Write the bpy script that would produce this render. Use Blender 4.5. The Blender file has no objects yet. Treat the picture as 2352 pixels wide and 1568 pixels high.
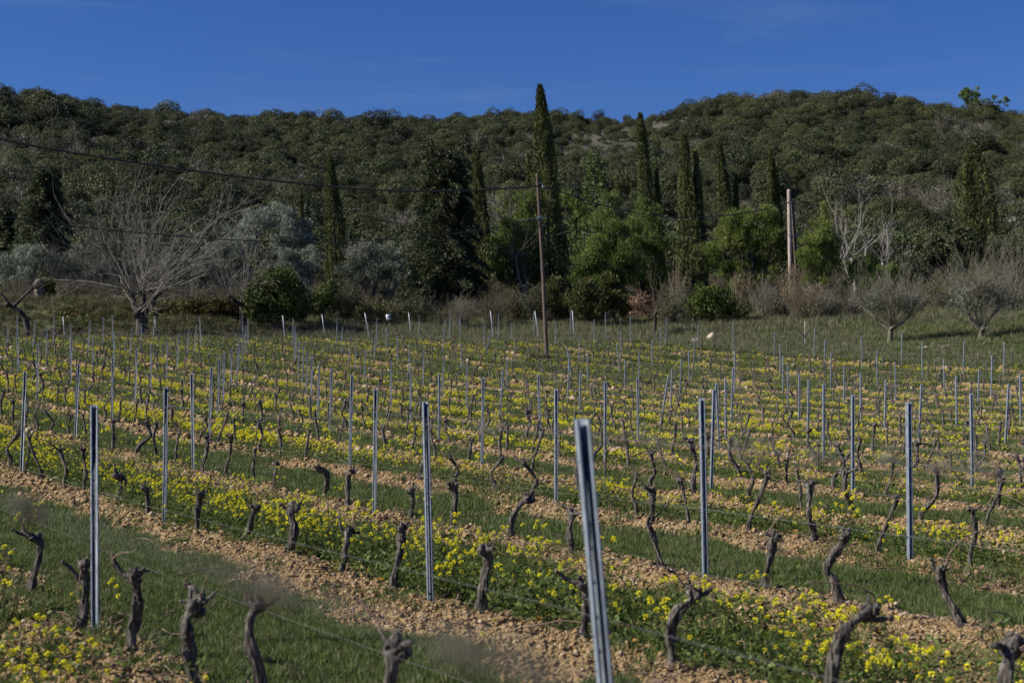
import bpy, math, random
import numpy as np
from mathutils import Vector, Matrix, Quaternion

SC = bpy.context.scene
COL = SC.collection
rng = np.random.default_rng(11)
random.seed(11)
F, CX, YH, CAMZ = 3300.0, 1176.0, 830.0, 1.86        # focal length in px of a 2352 px wide picture, principal x, horizon y, eye height
SUN = Vector((-0.83, -0.13, 0.56)).normalized()

# ------------------------------------------------------------------ noise
def hsh(ix, iy, iz, seed):
    h = np.sin(ix * 127.1 + iy * 311.7 + iz * 191.3 + seed * 74.7) * 43758.5453
    return h - np.floor(h)

def vn(x, y, seed=0):
    x = np.asarray(x, float); y = np.asarray(y, float)
    ix = np.floor(x); iy = np.floor(y); fx = x - ix; fy = y - iy
    fx = fx * fx * (3 - 2 * fx); fy = fy * fy * (3 - 2 * fy)
    a = hsh(ix, iy, 0, seed); b = hsh(ix + 1, iy, 0, seed); c = hsh(ix, iy + 1, 0, seed); d = hsh(ix + 1, iy + 1, 0, seed)
    return (a + (b - a) * fx) * (1 - fy) + (c + (d - c) * fx) * fy

def vn3(p, seed=0):
    i = np.floor(p); f = p - i; f = f * f * (3 - 2 * f)
    out = 0
    for dx in (0, 1):
        for dy in (0, 1):
            for dz in (0, 1):
                w = (f[:, 0] if dx else 1 - f[:, 0]) * (f[:, 1] if dy else 1 - f[:, 1]) * (f[:, 2] if dz else 1 - f[:, 2])
                out = out + w * hsh(i[:, 0] + dx, i[:, 1] + dy, i[:, 2] + dz, seed)
    return out

def fbm(x, y, o=4, seed=0):
    s = 0; a = .5; t = 0
    for k in range(o):
        s = s + a * vn(x * 2 ** k, y * 2 ** k, seed + k); t += a; a *= .5
    return s / t

# ------------------------------------------------------------------ terrain
PW = [(i, j) for i in range(6) for j in range(7) if i + j <= 6]
TC = [0.2411, 1.2347, 1.8128, 0.543, -0.4314, -0.1828, -0.0388, -1.1887, 0.0823, 1.2248, -0.5271, 0.1354, 0.1523, 1.1349, 0.4462, -0.618, -0.0563, -0.0934, 0.9786, 0.2227, -0.0766, -0.0722, -0.0254, -0.0472, 0.0021, 0.0119, -0.0368]
NX, NY = math.cos(math.radians(33.2)), math.sin(math.radians(33.2))
N0, S, U0, SU, SK = 2.769, 2.520, 9.35, 5.924, -0.0675
RIDGE_Y = 400.0
SKX = [-700, 0, 100, 200, 300, 450, 560, 650, 760, 900, 1000, 1100, 1180, 1300, 1450, 1560, 1640, 1750, 1890, 2000, 2100, 2200, 2352, 3000]
SKY = [190, 205, 214, 230, 243, 256, 264, 260, 266, 270, 267, 261, 254, 254, 257, 244, 228, 216, 213, 221, 230, 245, 262, 300]

def poly(X, Y):
    x = X / 30; y = (Y - 45) / 45
    z = 0
    for (i, j), c in zip(PW, TC):
        z = z + c * x ** i * y ** j
    return z

def sst(a, b, x):
    t = np.clip((x - a) / (b - a), 0, 1)
    return t * t * (3 - 2 * t)

def T(X, Y):
    X = np.asarray(X, float); Y = np.asarray(Y, float)
    Yc = np.clip(Y, 1, 90); lim = np.minimum(.38 * Yc + 2, 31)
    z1 = poly(np.clip(X, -lim, lim), Yc)
    px = np.clip(CX + F * X / np.maximum(Y, 40), -700, 3000)
    z100 = np.interp(px, [0, 350, 560, 900, 1400, 2000, 2352], [5.9, 5.8, 5.3, 4.7, 4.7, 5.3, 5.5])
    z130 = z100 + np.interp(px, [0, 1000, 2352], [3.5, 3.5, 4.5])
    s = sst(88.5, np.interp(px, [300, 700, 1500], [96, 101, 103]), Y)
    z = z1 * (1 - s) + z100 * s
    t1 = np.clip((Y - 103) / 27, 0, 1)
    z = z + (z130 - z100) * t1
    zr = CAMZ + (YH - np.interp(px, SKX, SKY) - 26) / F * RIDGE_Y
    t = np.clip((Y - 130) / (RIDGE_Y - 130), 0, 1)
    z = z + (zr - z130) * (t ** 1.12)
    z = z + (fbm(X / 55, Y / 55, 3, 5) - .5) * 16 * np.sin(np.pi * t) * (t > 0)
    z = z - np.clip(Y - RIDGE_Y, 0, 2000) * .16
    return z

def rowc(X, Y):
    n = NX * X + NY * Y; u = NX * Y - NY * X
    jf = (n - N0) / S
    j = np.floor(jf)
    return j, (jf - j) * S, u, n          # row behind the point, metres beyond that row, along-row coordinate

def xy(j, u):
    n = N0 + S * j
    return n * NX - u * NY, n * NY + u * NX

def in_vineyard(X, Y):
    j, m, u, n = rowc(X, Y)
    return (Y < 86.5) & (n < N0 + S * 20 + .9)

_ts = np.concatenate([np.linspace(1.5, 110, 1800), np.linspace(111, 420, 500)])
def hit(px, py):
    rx = (px - CX) / F; rz = (YH - py) / F
    z = CAMZ + rz * _ts - T(rx * _ts, _ts)
    k = int(np.argmax(z < 0))
    if k == 0: return None
    t = _ts[k - 1] + (_ts[k] - _ts[k - 1]) * z[k - 1] / (z[k - 1] - z[k])
    return rx * t, t
def Tz(x, y): return float(T(x, y))
def at(px, py, Y): return Vector(((px - CX) / F * Y, Y, CAMZ + (YH - py) / F * Y))

# ------------------------------------------------------------------ mesh buffers
class MB:
    def __init__(s): s.v = []; s.q = []; s.t = []; s.qm = []; s.tm = []; s.n = 0; s.tint = []
    def add(s, v, q=None, t=None, m=0, tint=None):
        v = np.asarray(v, float)
        if q is not None and len(q): s.q.append(np.asarray(q, int) + s.n); s.qm.append(np.full(len(q), m))
        if t is not None and len(t): s.t.append(np.asarray(t, int) + s.n); s.tm.append(np.full(len(t), m))
        s.v.append(v); s.n += len(v)
        s.tint.append(np.full(len(v), .5) if tint is None else np.broadcast_to(tint, (len(v),)))
        return s
    def mesh(s, name, mats, smooth=False):
        me = bpy.data.meshes.new(name)
        V = np.concatenate(s.v).astype(np.float32)
        me.vertices.add(len(V)); me.vertices.foreach_set('co', V.ravel())
        nq = sum(len(a) for a in s.q); nt = sum(len(a) for a in s.t)
        lv = []; ls = []; mi = []
        if nq: lv.append(np.concatenate(s.q).ravel()); ls.append(np.arange(nq) * 4); mi.append(np.concatenate(s.qm))
        if nt: lv.append(np.concatenate(s.t).ravel()); ls.append(nq * 4 + np.arange(nt) * 3); mi.append(np.concatenate(s.tm))
        lv = np.concatenate(lv).astype(np.int32); ls = np.concatenate(ls).astype(np.int32); mi = np.concatenate(mi).astype(np.int32)
        me.loops.add(len(lv)); me.loops.foreach_set('vertex_index', lv)
        me.polygons.add(len(ls)); me.polygons.foreach_set('loop_start', ls)
        me.polygons.foreach_set('material_index', mi)
        if smooth: me.polygons.foreach_set('use_smooth', np.ones(len(ls), bool))
        at_ = me.attributes.new('tint', 'FLOAT', 'POINT'); at_.data.foreach_set('value', np.concatenate(s.tint).astype(np.float32))
        for m in (mats if isinstance(mats, (list, tuple)) else [mats]): me.materials.append(m)
        me.update(calc_edges=True)
        return me
    def obj(s, name, mats, parent=None, loc=(0, 0, 0), smooth=False):
        return link(name, s.mesh(name, mats, smooth), parent, loc)

def link(name, me, parent=None, loc=(0, 0, 0)):
    o = bpy.data.objects.new(name, me); COL.objects.link(o); o.location = loc
    if parent is not None: o.parent = parent
    return o

def tag(o, label=None, cat=None, group=None, kind=None):
    if label: o['label'] = label
    if cat: o['category'] = cat
    if group: o['group'] = group
    if kind: o['kind'] = kind
    return o

def thing(name, label, cat, loc, group=None):
    o = bpy.data.objects.new(name, None); COL.objects.link(o); o.location = loc; o.empty_display_size = .3
    return tag(o, label, cat, group)

def tube(pts, rad, sides=8, bark=0.0, seed=0, tw=0.0, mb=None, m=0, cap=True, tint=None):
    """tapered tube; bark = relative depth of the ridges"""
    P = np.asarray(pts, float); R = np.broadcast_to(np.asarray(rad, float), (len(P),))
    d = np.gradient(P, axis=0); d /= np.linalg.norm(d, axis=1)[:, None] + 1e-9
    ref = np.array([.31, .95, .05]); a = np.cross(d, ref); a /= np.linalg.norm(a, axis=1)[:, None] + 1e-9
    b = np.cross(d, a)
    th = np.arange(sides) / sides * 2 * np.pi
    L = np.concatenate([[0], np.cumsum(np.linalg.norm(np.diff(P, axis=0), axis=1))])
    rr = np.repeat(R[:, None], sides, 1)
    if bark:
        A = th[None, :] + tw * L[:, None] + .6 * np.sin(L[:, None] * 9 + seed)
        q = np.stack([np.cos(A) * 2.2, np.sin(A) * 2.2, np.repeat(L[:, None] * 5, sides, 1)], -1).reshape(-1, 3) + seed * 3.1
        q2 = np.stack([np.cos(A) * 6, np.sin(A) * 6, np.repeat(L[:, None] * 14, sides, 1)], -1).reshape(-1, 3) + seed * 1.7
        rr = rr * (1 + bark * ((vn3(q, seed) - .5) * 1.6 + (vn3(q2, seed + 3) - .5) * 1.1).reshape(len(P), sides))
    V = P[:, None, :] + rr[:, :, None] * (np.cos(th)[None, :, None] * a[:, None, :] + np.sin(th)[None, :, None] * b[:, None, :])
    i = np.arange(len(P) - 1)[:, None]; k = np.arange(sides)[None, :]; k2 = (k + 1) % sides
    Q = np.stack([i * sides + k, i * sides + k2, (i + 1) * sides + k2, (i + 1) * sides + k], -1).reshape(-1, 4)
    V = V.reshape(-1, 3); t = None
    if cap:
        c = len(V); V = np.vstack([V, P[-1] + d[-1] * R[-1] * .3])
        kk = np.arange(sides); t = np.stack([(len(P) - 1) * sides + kk, (len(P) - 1) * sides + (kk + 1) % sides, np.full(sides, c)], -1)
    mb = mb or MB(); mb.add(V, Q, t, m, tint); return mb

def smooth_path(pts, n):
    """Catmull-Rom through the points"""
    P = np.asarray(pts, float)
    if len(P) < 3: return P[0] + (P[-1] - P[0]) * np.linspace(0, 1, n)[:, None]
    P = np.vstack([2 * P[0] - P[1], P, 2 * P[-1] - P[-2]])
    s = np.linspace(0, len(P) - 3 - 1e-6, n); i = s.astype(int); f = (s - i)[:, None]
    p0, p1, p2, p3 = P[i], P[i + 1], P[i + 2], P[i + 3]
    return .5 * (2 * p1 + (p2 - p0) * f + (2 * p0 - 5 * p1 + 4 * p2 - p3) * f ** 2 + (3 * p1 - p0 - 3 * p2 + p3) * f ** 3)

def ico(sub):
    import bmesh
    bm = bmesh.new(); bmesh.ops.create_icosphere(bm, subdivisions=sub, radius=1)
    v = np.array([x.co[:] for x in bm.verts]); f = np.array([[q.index for q in p.verts] for p in bm.faces]); bm.free()
    return v, f
ICO = {k: ico(k) for k in (1, 2, 3)}

def lump(mb, c, r, seed=0, sub=2, amp=.35, fr=1.6, sq=(1, 1, 1), m=0):
    v, f = ICO[sub]
    k = 1 + amp * (vn3(v * fr + seed * 5.3, seed) - .5) * 2 + amp * .5 * (vn3(v * fr * 2.7 + seed, seed + 2) - .5) * 2
    mb.add(np.asarray(c) + v * k[:, None] * np.asarray(r) * np.asarray(sq), None, f, m)

def unit(v): return v / (np.linalg.norm(v, axis=1)[:, None] + 1e-9)

def cards(mb, P, D, L, W, m=0, tint=None, bend=.0, face=None, jit=.45):
    """leaf cards: diamonds from P along D"""
    n = len(P); D = unit(D); L = np.broadcast_to(L, (n,)); W = np.broadcast_to(W, (n,))
    if face is not None:                                          # blades lie roughly flat on the crown's surface
        fn = unit(face + rng.normal(size=(n, 3)) * jit); D = unit(D - fn * (D * fn).sum(1)[:, None] * .8)
        side = unit(np.cross(D, fn))
    else: side = unit(np.cross(D, rng.normal(size=(n, 3))))
    nrm = np.cross(D, side)
    b = P + D * (L * .45)[:, None]
    V = np.stack([P, b + side * (W * .5)[:, None], P + D * L[:, None] + nrm * (bend * L)[:, None], b - side * (W * .5)[:, None]], 1).reshape(-1, 3)
    Q = np.arange(n * 4).reshape(n, 4)
    tt = rng.random(n) if tint is None else tint
    mb.add(V, Q, None, m, np.repeat(tt, 4))

# ------------------------------------------------------------------ materials
def newmat(name):
    m = bpy.data.materials.new(name); m.use_nodes = True; nt = m.node_tree; nt.nodes.clear()
    return m, nt, nt.nodes.new, nt.links.new

def ramp(N, L, fac, stops):
    r = N('ShaderNodeValToRGB'); e = r.color_ramp.elements
    while len(e) < len(stops): e.new(.5)
    for k, (p, c) in enumerate(stops): e[k].position = p; e[k].color = (*c, 1)
    L(fac, r.inputs[0]); return r.outputs[0]

def leafmat(name, c1, c2, c3=None, tr=.3, rnd=.35, rough=.6, spec=.25):
    m, nt, N, L = newmat(name)
    a = N('ShaderNodeAttribute'); a.attribute_name = 'tint'
    col = ramp(N, L, a.outputs['Fac'], [(0, c1), (.6, c2), (1, c3 or c2)])
    oi = N('ShaderNodeObjectInfo'); mr = N('ShaderNodeMapRange'); mr.inputs[3].default_value = 1 - rnd; mr.inputs[4].default_value = 1 + rnd
    L(oi.outputs['Random'], mr.inputs[0])
    mx = N('ShaderNodeVectorMath'); mx.operation = 'SCALE'; L(col, mx.inputs[0]); L(mr.outputs[0], mx.inputs['Scale'])
    p = N('ShaderNodeBsdfPrincipled'); p.inputs['Roughness'].default_value = rough; p.inputs['Specular IOR Level'].default_value = spec
    L(mx.outputs[0], p.inputs['Base Color'])
    t = N('ShaderNodeBsdfTranslucent'); L(mx.outputs[0], t.inputs[0])
    ms = N('ShaderNodeMixShader'); ms.inputs[0].default_value = tr; L(p.outputs[0], ms.inputs[1]); L(t.outputs[0], ms.inputs[2])
    o = N('ShaderNodeOutputMaterial'); L(ms.outputs[0], o.inputs[0]); return m

def woodmat(name, stops, scale=(18, 18, 3), rough=.85, bump=.4, bscale=1.0):
    m, nt, N, L = newmat(name)
    tc = N('ShaderNodeTexCoord'); mp = N('ShaderNodeMapping'); mp.inputs['Scale'].default_value = scale
    L(tc.outputs['Object'], mp.inputs[0])
    nz = N('ShaderNodeTexNoise'); nz.inputs['Scale'].default_value = bscale; nz.inputs['Detail'].default_value = 6; nz.inputs['Roughness'].default_value = .65
    L(mp.outputs[0], nz.inputs[0])
    col = ramp(N, L, nz.outputs[0], stops)
    p = N('ShaderNodeBsdfPrincipled'); p.inputs['Roughness'].default_value = rough; p.inputs['Specular IOR Level'].default_value = .2
    L(col, p.inputs['Base Color'])
    if bump:
        b = N('ShaderNodeBump'); b.inputs['Strength'].default_value = bump; b.inputs['Distance'].default_value = .02; L(nz.outputs[0], b.inputs['Height']); L(b.outputs[0], p.inputs['Normal'])
    o = N('ShaderNodeOutputMaterial'); L(p.outputs[0], o.inputs[0]); return m

M = {}
M['vine'] = woodmat('vine_bark', [(.36, (.018, .015, .013)), (.5, (.09, .078, .067)), (.66, (.25, .225, .195))], (55, 55, 9), .95, 1.0)
M['cane'] = woodmat('cane_bark', [(.3, (.10, .062, .045)), (.7, (.24, .165, .125))], (20, 20, 20), .7, .2)
M['cut'] = woodmat('cut_wood', [(.3, (.32, .17, .09)), (.7, (.5, .32, .2))], (30, 30, 30), .8, .2)
M['bark'] = woodmat('tree_bark', [(.3, (.02, .018, .016)), (.55, (.065, .058, .052)), (.8, (.15, .138, .126))], (6, 6, 1.2), .9, .6)
M['twig'] = woodmat('grey_twigs', [(.3, (.088, .080, .060)), (.7, (.205, .188, .145))], (3, 3, 3), .85, 0)
M['twigb'] = woodmat('brown_twigs', [(.3, (.062, .052, .034)), (.7, (.140, .120, .080))], (3, 3, 3), .85, 0)
M['pale'] = woodmat('pale_bark', [(.3, (.24, .22, .20)), (.7, (.46, .43, .40))], (3, 3, 3), .85, 0)
M['greypale'] = woodmat('grey_pale_bark', [(.3, (.17, .155, .14)), (.7, (.34, .315, .29))], (3, 3, 3), .85, 0)
M['palegrey'] = woodmat('grey_shoots', [(.3, (.12, .11, .092)), (.7, (.26, .24, .205))], (3, 3, 3), .85, 0)
M['pole'] = woodmat('pole_wood', [(.25, (.035, .025, .019)), (.5, (.105, .078, .062)), (.8, (.22, .18, .155))], (26, 26, 1.6), .85, .6)
M['polepale'] = woodmat('weathered_pole_wood', [(.25, (.12, .09, .075)), (.5, (.38, .31, .265)), (.8, (.52, .45, .40))], (22, 22, 1.4), .85, .5)
M['cypress'] = leafmat('cypress_leaf', (.045, .055, .02), (.095, .11, .036), (.16, .17, .055), .2, .1)
M['cedar'] = leafmat('conifer_needles', (.04, .052, .026), (.08, .098, .046), (.16, .175, .085), .2, .1)
M['fir'] = leafmat('fir_needles', (.06, .088, .028), (.12, .165, .052), (.18, .22, .08), .25, .1)
M['pine'] = leafmat('pine_needles', (.06, .10, .022), (.125, .185, .042), (.18, .24, .06), .3, .1)
M['pineyel'] = leafmat('yellowish_pine_needles', (.075, .11, .022), (.145, .19, .042), (.20, .24, .06), .3, .1)
M['olive'] = leafmat('olive_leaf', (.13, .15, .105), (.24, .27, .205), (.34, .37, .30), .2, .1)
M['olived'] = leafmat('dull_olive_leaf', (.10, .112, .078), (.18, .20, .145), (.26, .275, .21), .2, .1)
M['ivy'] = leafmat('ivy_leaf', (.04, .06, .014), (.09, .125, .026), (.16, .19, .045), .2, .1, .6, .15)
M['juniper'] = leafmat('juniper_leaf', (.05, .056, .014), (.095, .10, .03), (.15, .14, .045), .2, .15)
M['broom'] = leafmat('broom_twigs', (.045, .055, .025), (.085, .092, .045), (.14, .125, .075), .2, .15)
M['bright'] = leafmat('fresh_green_leaf', (.06, .105, .015), (.12, .19, .03), (.17, .25, .05), .35, .1)
M['hedge'] = leafmat('russet_hedge_leaf', (.07, .045, .015), (.11, .085, .022), (.12, .14, .03), .2, .1)
M['russet'] = leafmat('dry_russet_leaf', (.20, .115, .075), (.30, .18, .125), (.36, .24, .17), .3, .1)
M['oakd'] = leafmat('dark_evergreen_leaf', (.032, .042, .02), (.065, .078, .036), (.12, .13, .065), .12, .1)
M['reed'] = leafmat('dry_reed', (.13, .10, .06), (.21, .165, .105), (.30, .24, .16), .2, .1)
M['grass'] = leafmat('grass_blade', (.055, .095, .02), (.092, .14, .03), (.18, .19, .07), .35, .25)
M['drygrass'] = leafmat('dry_grass_blade', (.095, .105, .048), (.165, .165, .085), (.25, .23, .14), .3, .25)
M['bankgrass'] = leafmat('bank_grass_blade', (.07, .075, .03), (.12, .11, .05), (.19, .155, .085), .3, .25)
M['mleaf'] = leafmat('mustard_leaf', (.055, .09, .018), (.098, .145, .03), (.18, .20, .05), .35, .25)
M['mstem'] = leafmat('mustard_stem', (.06, .09, .03), (.10, .125, .045), (.16, .15, .07), .2, .2)
M['mflower'] = leafmat('mustard_flower', (.70, .62, .015), (.80, .74, .025), (.86, .82, .06), .25, .1)
M['mold'] = leafmat('yellowing_leaf', (.42, .22, .03), (.55, .32, .05), (.45, .40, .06), .3, .2)
M['forest'] = leafmat('evergreen_oak_leaf', (.036, .046, .017), (.072, .086, .032), (.122, .132, .056), .1, .48)
M['forest2'] = leafmat('dark_oak_leaf', (.024, .032, .014), (.048, .058, .025), (.085, .092, .042), .1, .4)
M['forest3'] = leafmat('olive_scrub_leaf', (.050, .056, .018), (.092, .098, .034), (.14, .14, .055), .1, .35)
M['forestg'] = leafmat('grey_scrub_leaf', (.075, .074, .056), (.125, .122, .095), (.185, .178, .145), .1, .3)

def metalmat(name, c, rough, metal=.85, var=.25):
    m, nt, N, L = newmat(name)
    tc = N('ShaderNodeTexCoord'); nz = N('ShaderNodeTexNoise'); nz.inputs['Scale'].default_value = 14; nz.inputs['Detail'].default_value = 5
    mp = N('ShaderNodeMapping'); mp.inputs['Scale'].default_value = (3, 3, 1); L(tc.outputs['Object'], mp.inputs[0]); L(mp.outputs[0], nz.inputs[0])
    col = ramp(N, L, nz.outputs[0], [(.3, tuple(x * (1 - var) for x in c)), (.7, tuple(min(1, x * (1 + var * .6)) for x in c))])
    p = N('ShaderNodeBsdfPrincipled'); p.inputs['Roughness'].default_value = rough; p.inputs['Metallic'].default_value = metal
    L(col, p.inputs['Base Color']); o = N('ShaderNodeOutputMaterial'); L(p.outputs[0], o.inputs[0]); return m
M['steel'] = metalmat('galvanised_steel', (.20, .232, .27), .6, .35, .4)
M['endsteel'] = metalmat('pale_galvanised_steel', (.40, .42, .45), .55, .4)
M['wire'] = metalmat('wire_steel', (.20, .20, .21), .6, .4)
M['cable'] = metalmat('black_cable', (.018, .018, .02), .6, 0)
M['iron'] = metalmat('dull_iron', (.22, .25, .30), .5, .5)

# ------------------------------------------------------------------ world, sun, camera
w = bpy.data.worlds.new('World'); SC.world = w; w.use_nodes = True
nt = w.node_tree; nt.nodes.clear(); N = nt.nodes.new; L = nt.links.new
sky = N('ShaderNodeTexSky'); sky.sky_type = 'NISHITA'; sky.sun_disc = False
sky.sun_elevation = math.asin(SUN.z); sky.sun_rotation = math.atan2(SUN.x, SUN.y) % (2 * math.pi)
sky.altitude = 600; sky.air_density = 1.0; sky.dust_density = 0.0; sky.ozone_density = 4.5
hs = N('ShaderNodeHueSaturation'); hs.inputs['Saturation'].default_value = 1.12; hs.inputs['Value'].default_value = .80
tc = N('ShaderNodeTexCoord'); mp = N('ShaderNodeMapping'); mp.inputs['Scale'].default_value = (3.0, 3.0, 26); mp.inputs['Rotation'].default_value = (0, .28, .3)
L(tc.outputs['Generated'], mp.inputs[0])
cn = N('ShaderNodeTexNoise'); cn.inputs['Scale'].default_value = 1.5; cn.inputs['Detail'].default_value = 7; cn.inputs['Roughness'].default_value = .6; cn.inputs['Distortion'].default_value = .6
L(mp.outputs[0], cn.inputs[0])
cr = ramp(N, L, cn.outputs[0], [(.52, (0, 0, 0)), (.82, (.16, .16, .16))])
cmix = N('ShaderNodeMix'); cmix.data_type = 'RGBA'
L(cr, cmix.inputs[0]); L(hs.outputs[0], cmix.inputs[6]); cmix.inputs[7].default_value = (4.5, 5.2, 6.4, 1)
bg = N('ShaderNodeBackground'); bg.inputs[1].default_value = .05
tn = N('ShaderNodeVectorMath'); tn.operation = 'MULTIPLY'; tn.inputs[1].default_value = (.98, 1.05, 1.52); L(sky.outputs[0], tn.inputs[0])
L(tn.outputs[0], hs.inputs['Color']); L(cmix.outputs[2], bg.inputs[0])
wo = N('ShaderNodeOutputWorld'); L(bg.outputs[0], wo.inputs[0])
sl = bpy.data.lights.new('sun', 'SUN'); sl.energy = 5.0; sl.angle = math.radians(.55); sl.color = (1, .95, .86)
so = bpy.data.objects.new('sun', sl); COL.objects.link(so); so.rotation_euler = SUN.to_track_quat('Z', 'Y').to_euler(); so.location = (-60, -10, 60)
cam = bpy.data.cameras.new('camera'); co = bpy.data.objects.new('camera', cam); COL.objects.link(co)
co.location = (0, 0, CAMZ); co.rotation_euler = (math.pi / 2, 0, 0)
cam.sensor_width = 36; cam.lens = F / 2352 * 36; cam.shift_y = (YH - 784) / 2352; cam.clip_start = .02; cam.clip_end = 4000
cam.dof.use_dof = True; cam.dof.focus_distance = 22; cam.dof.aperture_fstop = 3.4
SC.camera = co
vs = SC.view_settings; SC.display_settings.display_device = 'sRGB'; vs.view_transform = 'Standard'; vs.look = 'None'; vs.exposure = 0.52; vs.gamma = 1; vs.use_curve_mapping = False
SC.cycles.use_denoising = True
SC.cycles.max_bounces = 5; SC.cycles.diffuse_bounces = 2; SC.cycles.glossy_bounces = 2; SC.cycles.transmission_bounces = 3
SC.cycles.sample_clamp_indirect = 4

# ------------------------------------------------------------------ ground sheet
def masks(X, Y):
    j, m, u, n = rowc(X, Y)
    vin = in_vineyard(X, Y)
    odd = np.mod(j, 2) == 1                                   # every second alley is sown with mustard
    e = (fbm(X * 1.3, Y * 1.3, 4, 21) - .5) * 1.0
    ridge = (m < .16 + e * .5) | (m > 1.93 + e) | ((j == -1) & (m > 1.15 + e * .6)) | ((j == 0) & (m < .30 + e * .5))
    patch = fbm(X * .8, Y * .8, 4, 33)
    soil = np.where(vin, np.where(ridge, 1.0, np.where(odd, np.where(patch > .47, .85, .3), np.where(patch > .66, .6, 0.0))), 0.0)
    return soil, ridge & vin, odd, vin, m, j, u

BARE = ((1350, 338, 80, 34, 1.0), (1510, 292, 95, 24, 1.0), (1440, 315, 160, 60, .55), (1135, 470, 28, 14, .8), (1700, 470, 30, 16, .6), (1560, 520, 26, 26, .8), (2030, 480, 60, 10, .75), (2090, 520, 50, 14, .6), (870, 490, 30, 10, .6))
def bare(X, Y):
    """stony clearings on the hillside"""
    z = T(X, Y); Yp = np.maximum(Y, 100); px = CX + F * X / Yp; py = YH - (z - CAMZ) / Yp * F
    b = 0 * px
    for (cx, cy, rx, ry, f) in BARE:
        e = ((px - cx) / rx) ** 2 + ((py - cy) / ry) ** 2 + (fbm(X / 9, Y / 9, 3, 6) - .5) * 1.6
        b = np.maximum(b, f * np.clip(1.5 - e, 0, 1) * (Y > 110))
    return b
def ridge_h(X, Y):
    """height of the ground sheet: terrain, earthed-up strips under the vines, clods"""
    X = np.asarray(X, float); Y = np.asarray(Y, float)
    soil, ridge, odd, vin, m, j, u = masks(X, Y); Rr = np.hypot(X, Y)
    d = np.minimum(m, S - m)
    rough = ((fbm(X * 5, Y * 5, 4, 3) - .5) * .10 + np.maximum(fbm(X * 16, Y * 16, 3, 9) - .5, 0) * .11)
    return T(X, Y) + .10 * np.exp(-(d / .38) ** 2) * vin + rough * soil * np.clip(1.2 - Rr / 90, .35, 1) + (fbm(X * .8, Y * .8, 3, 8) - .5) * .10 * np.clip(Rr / 6 - .5, 0, 1)

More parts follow.
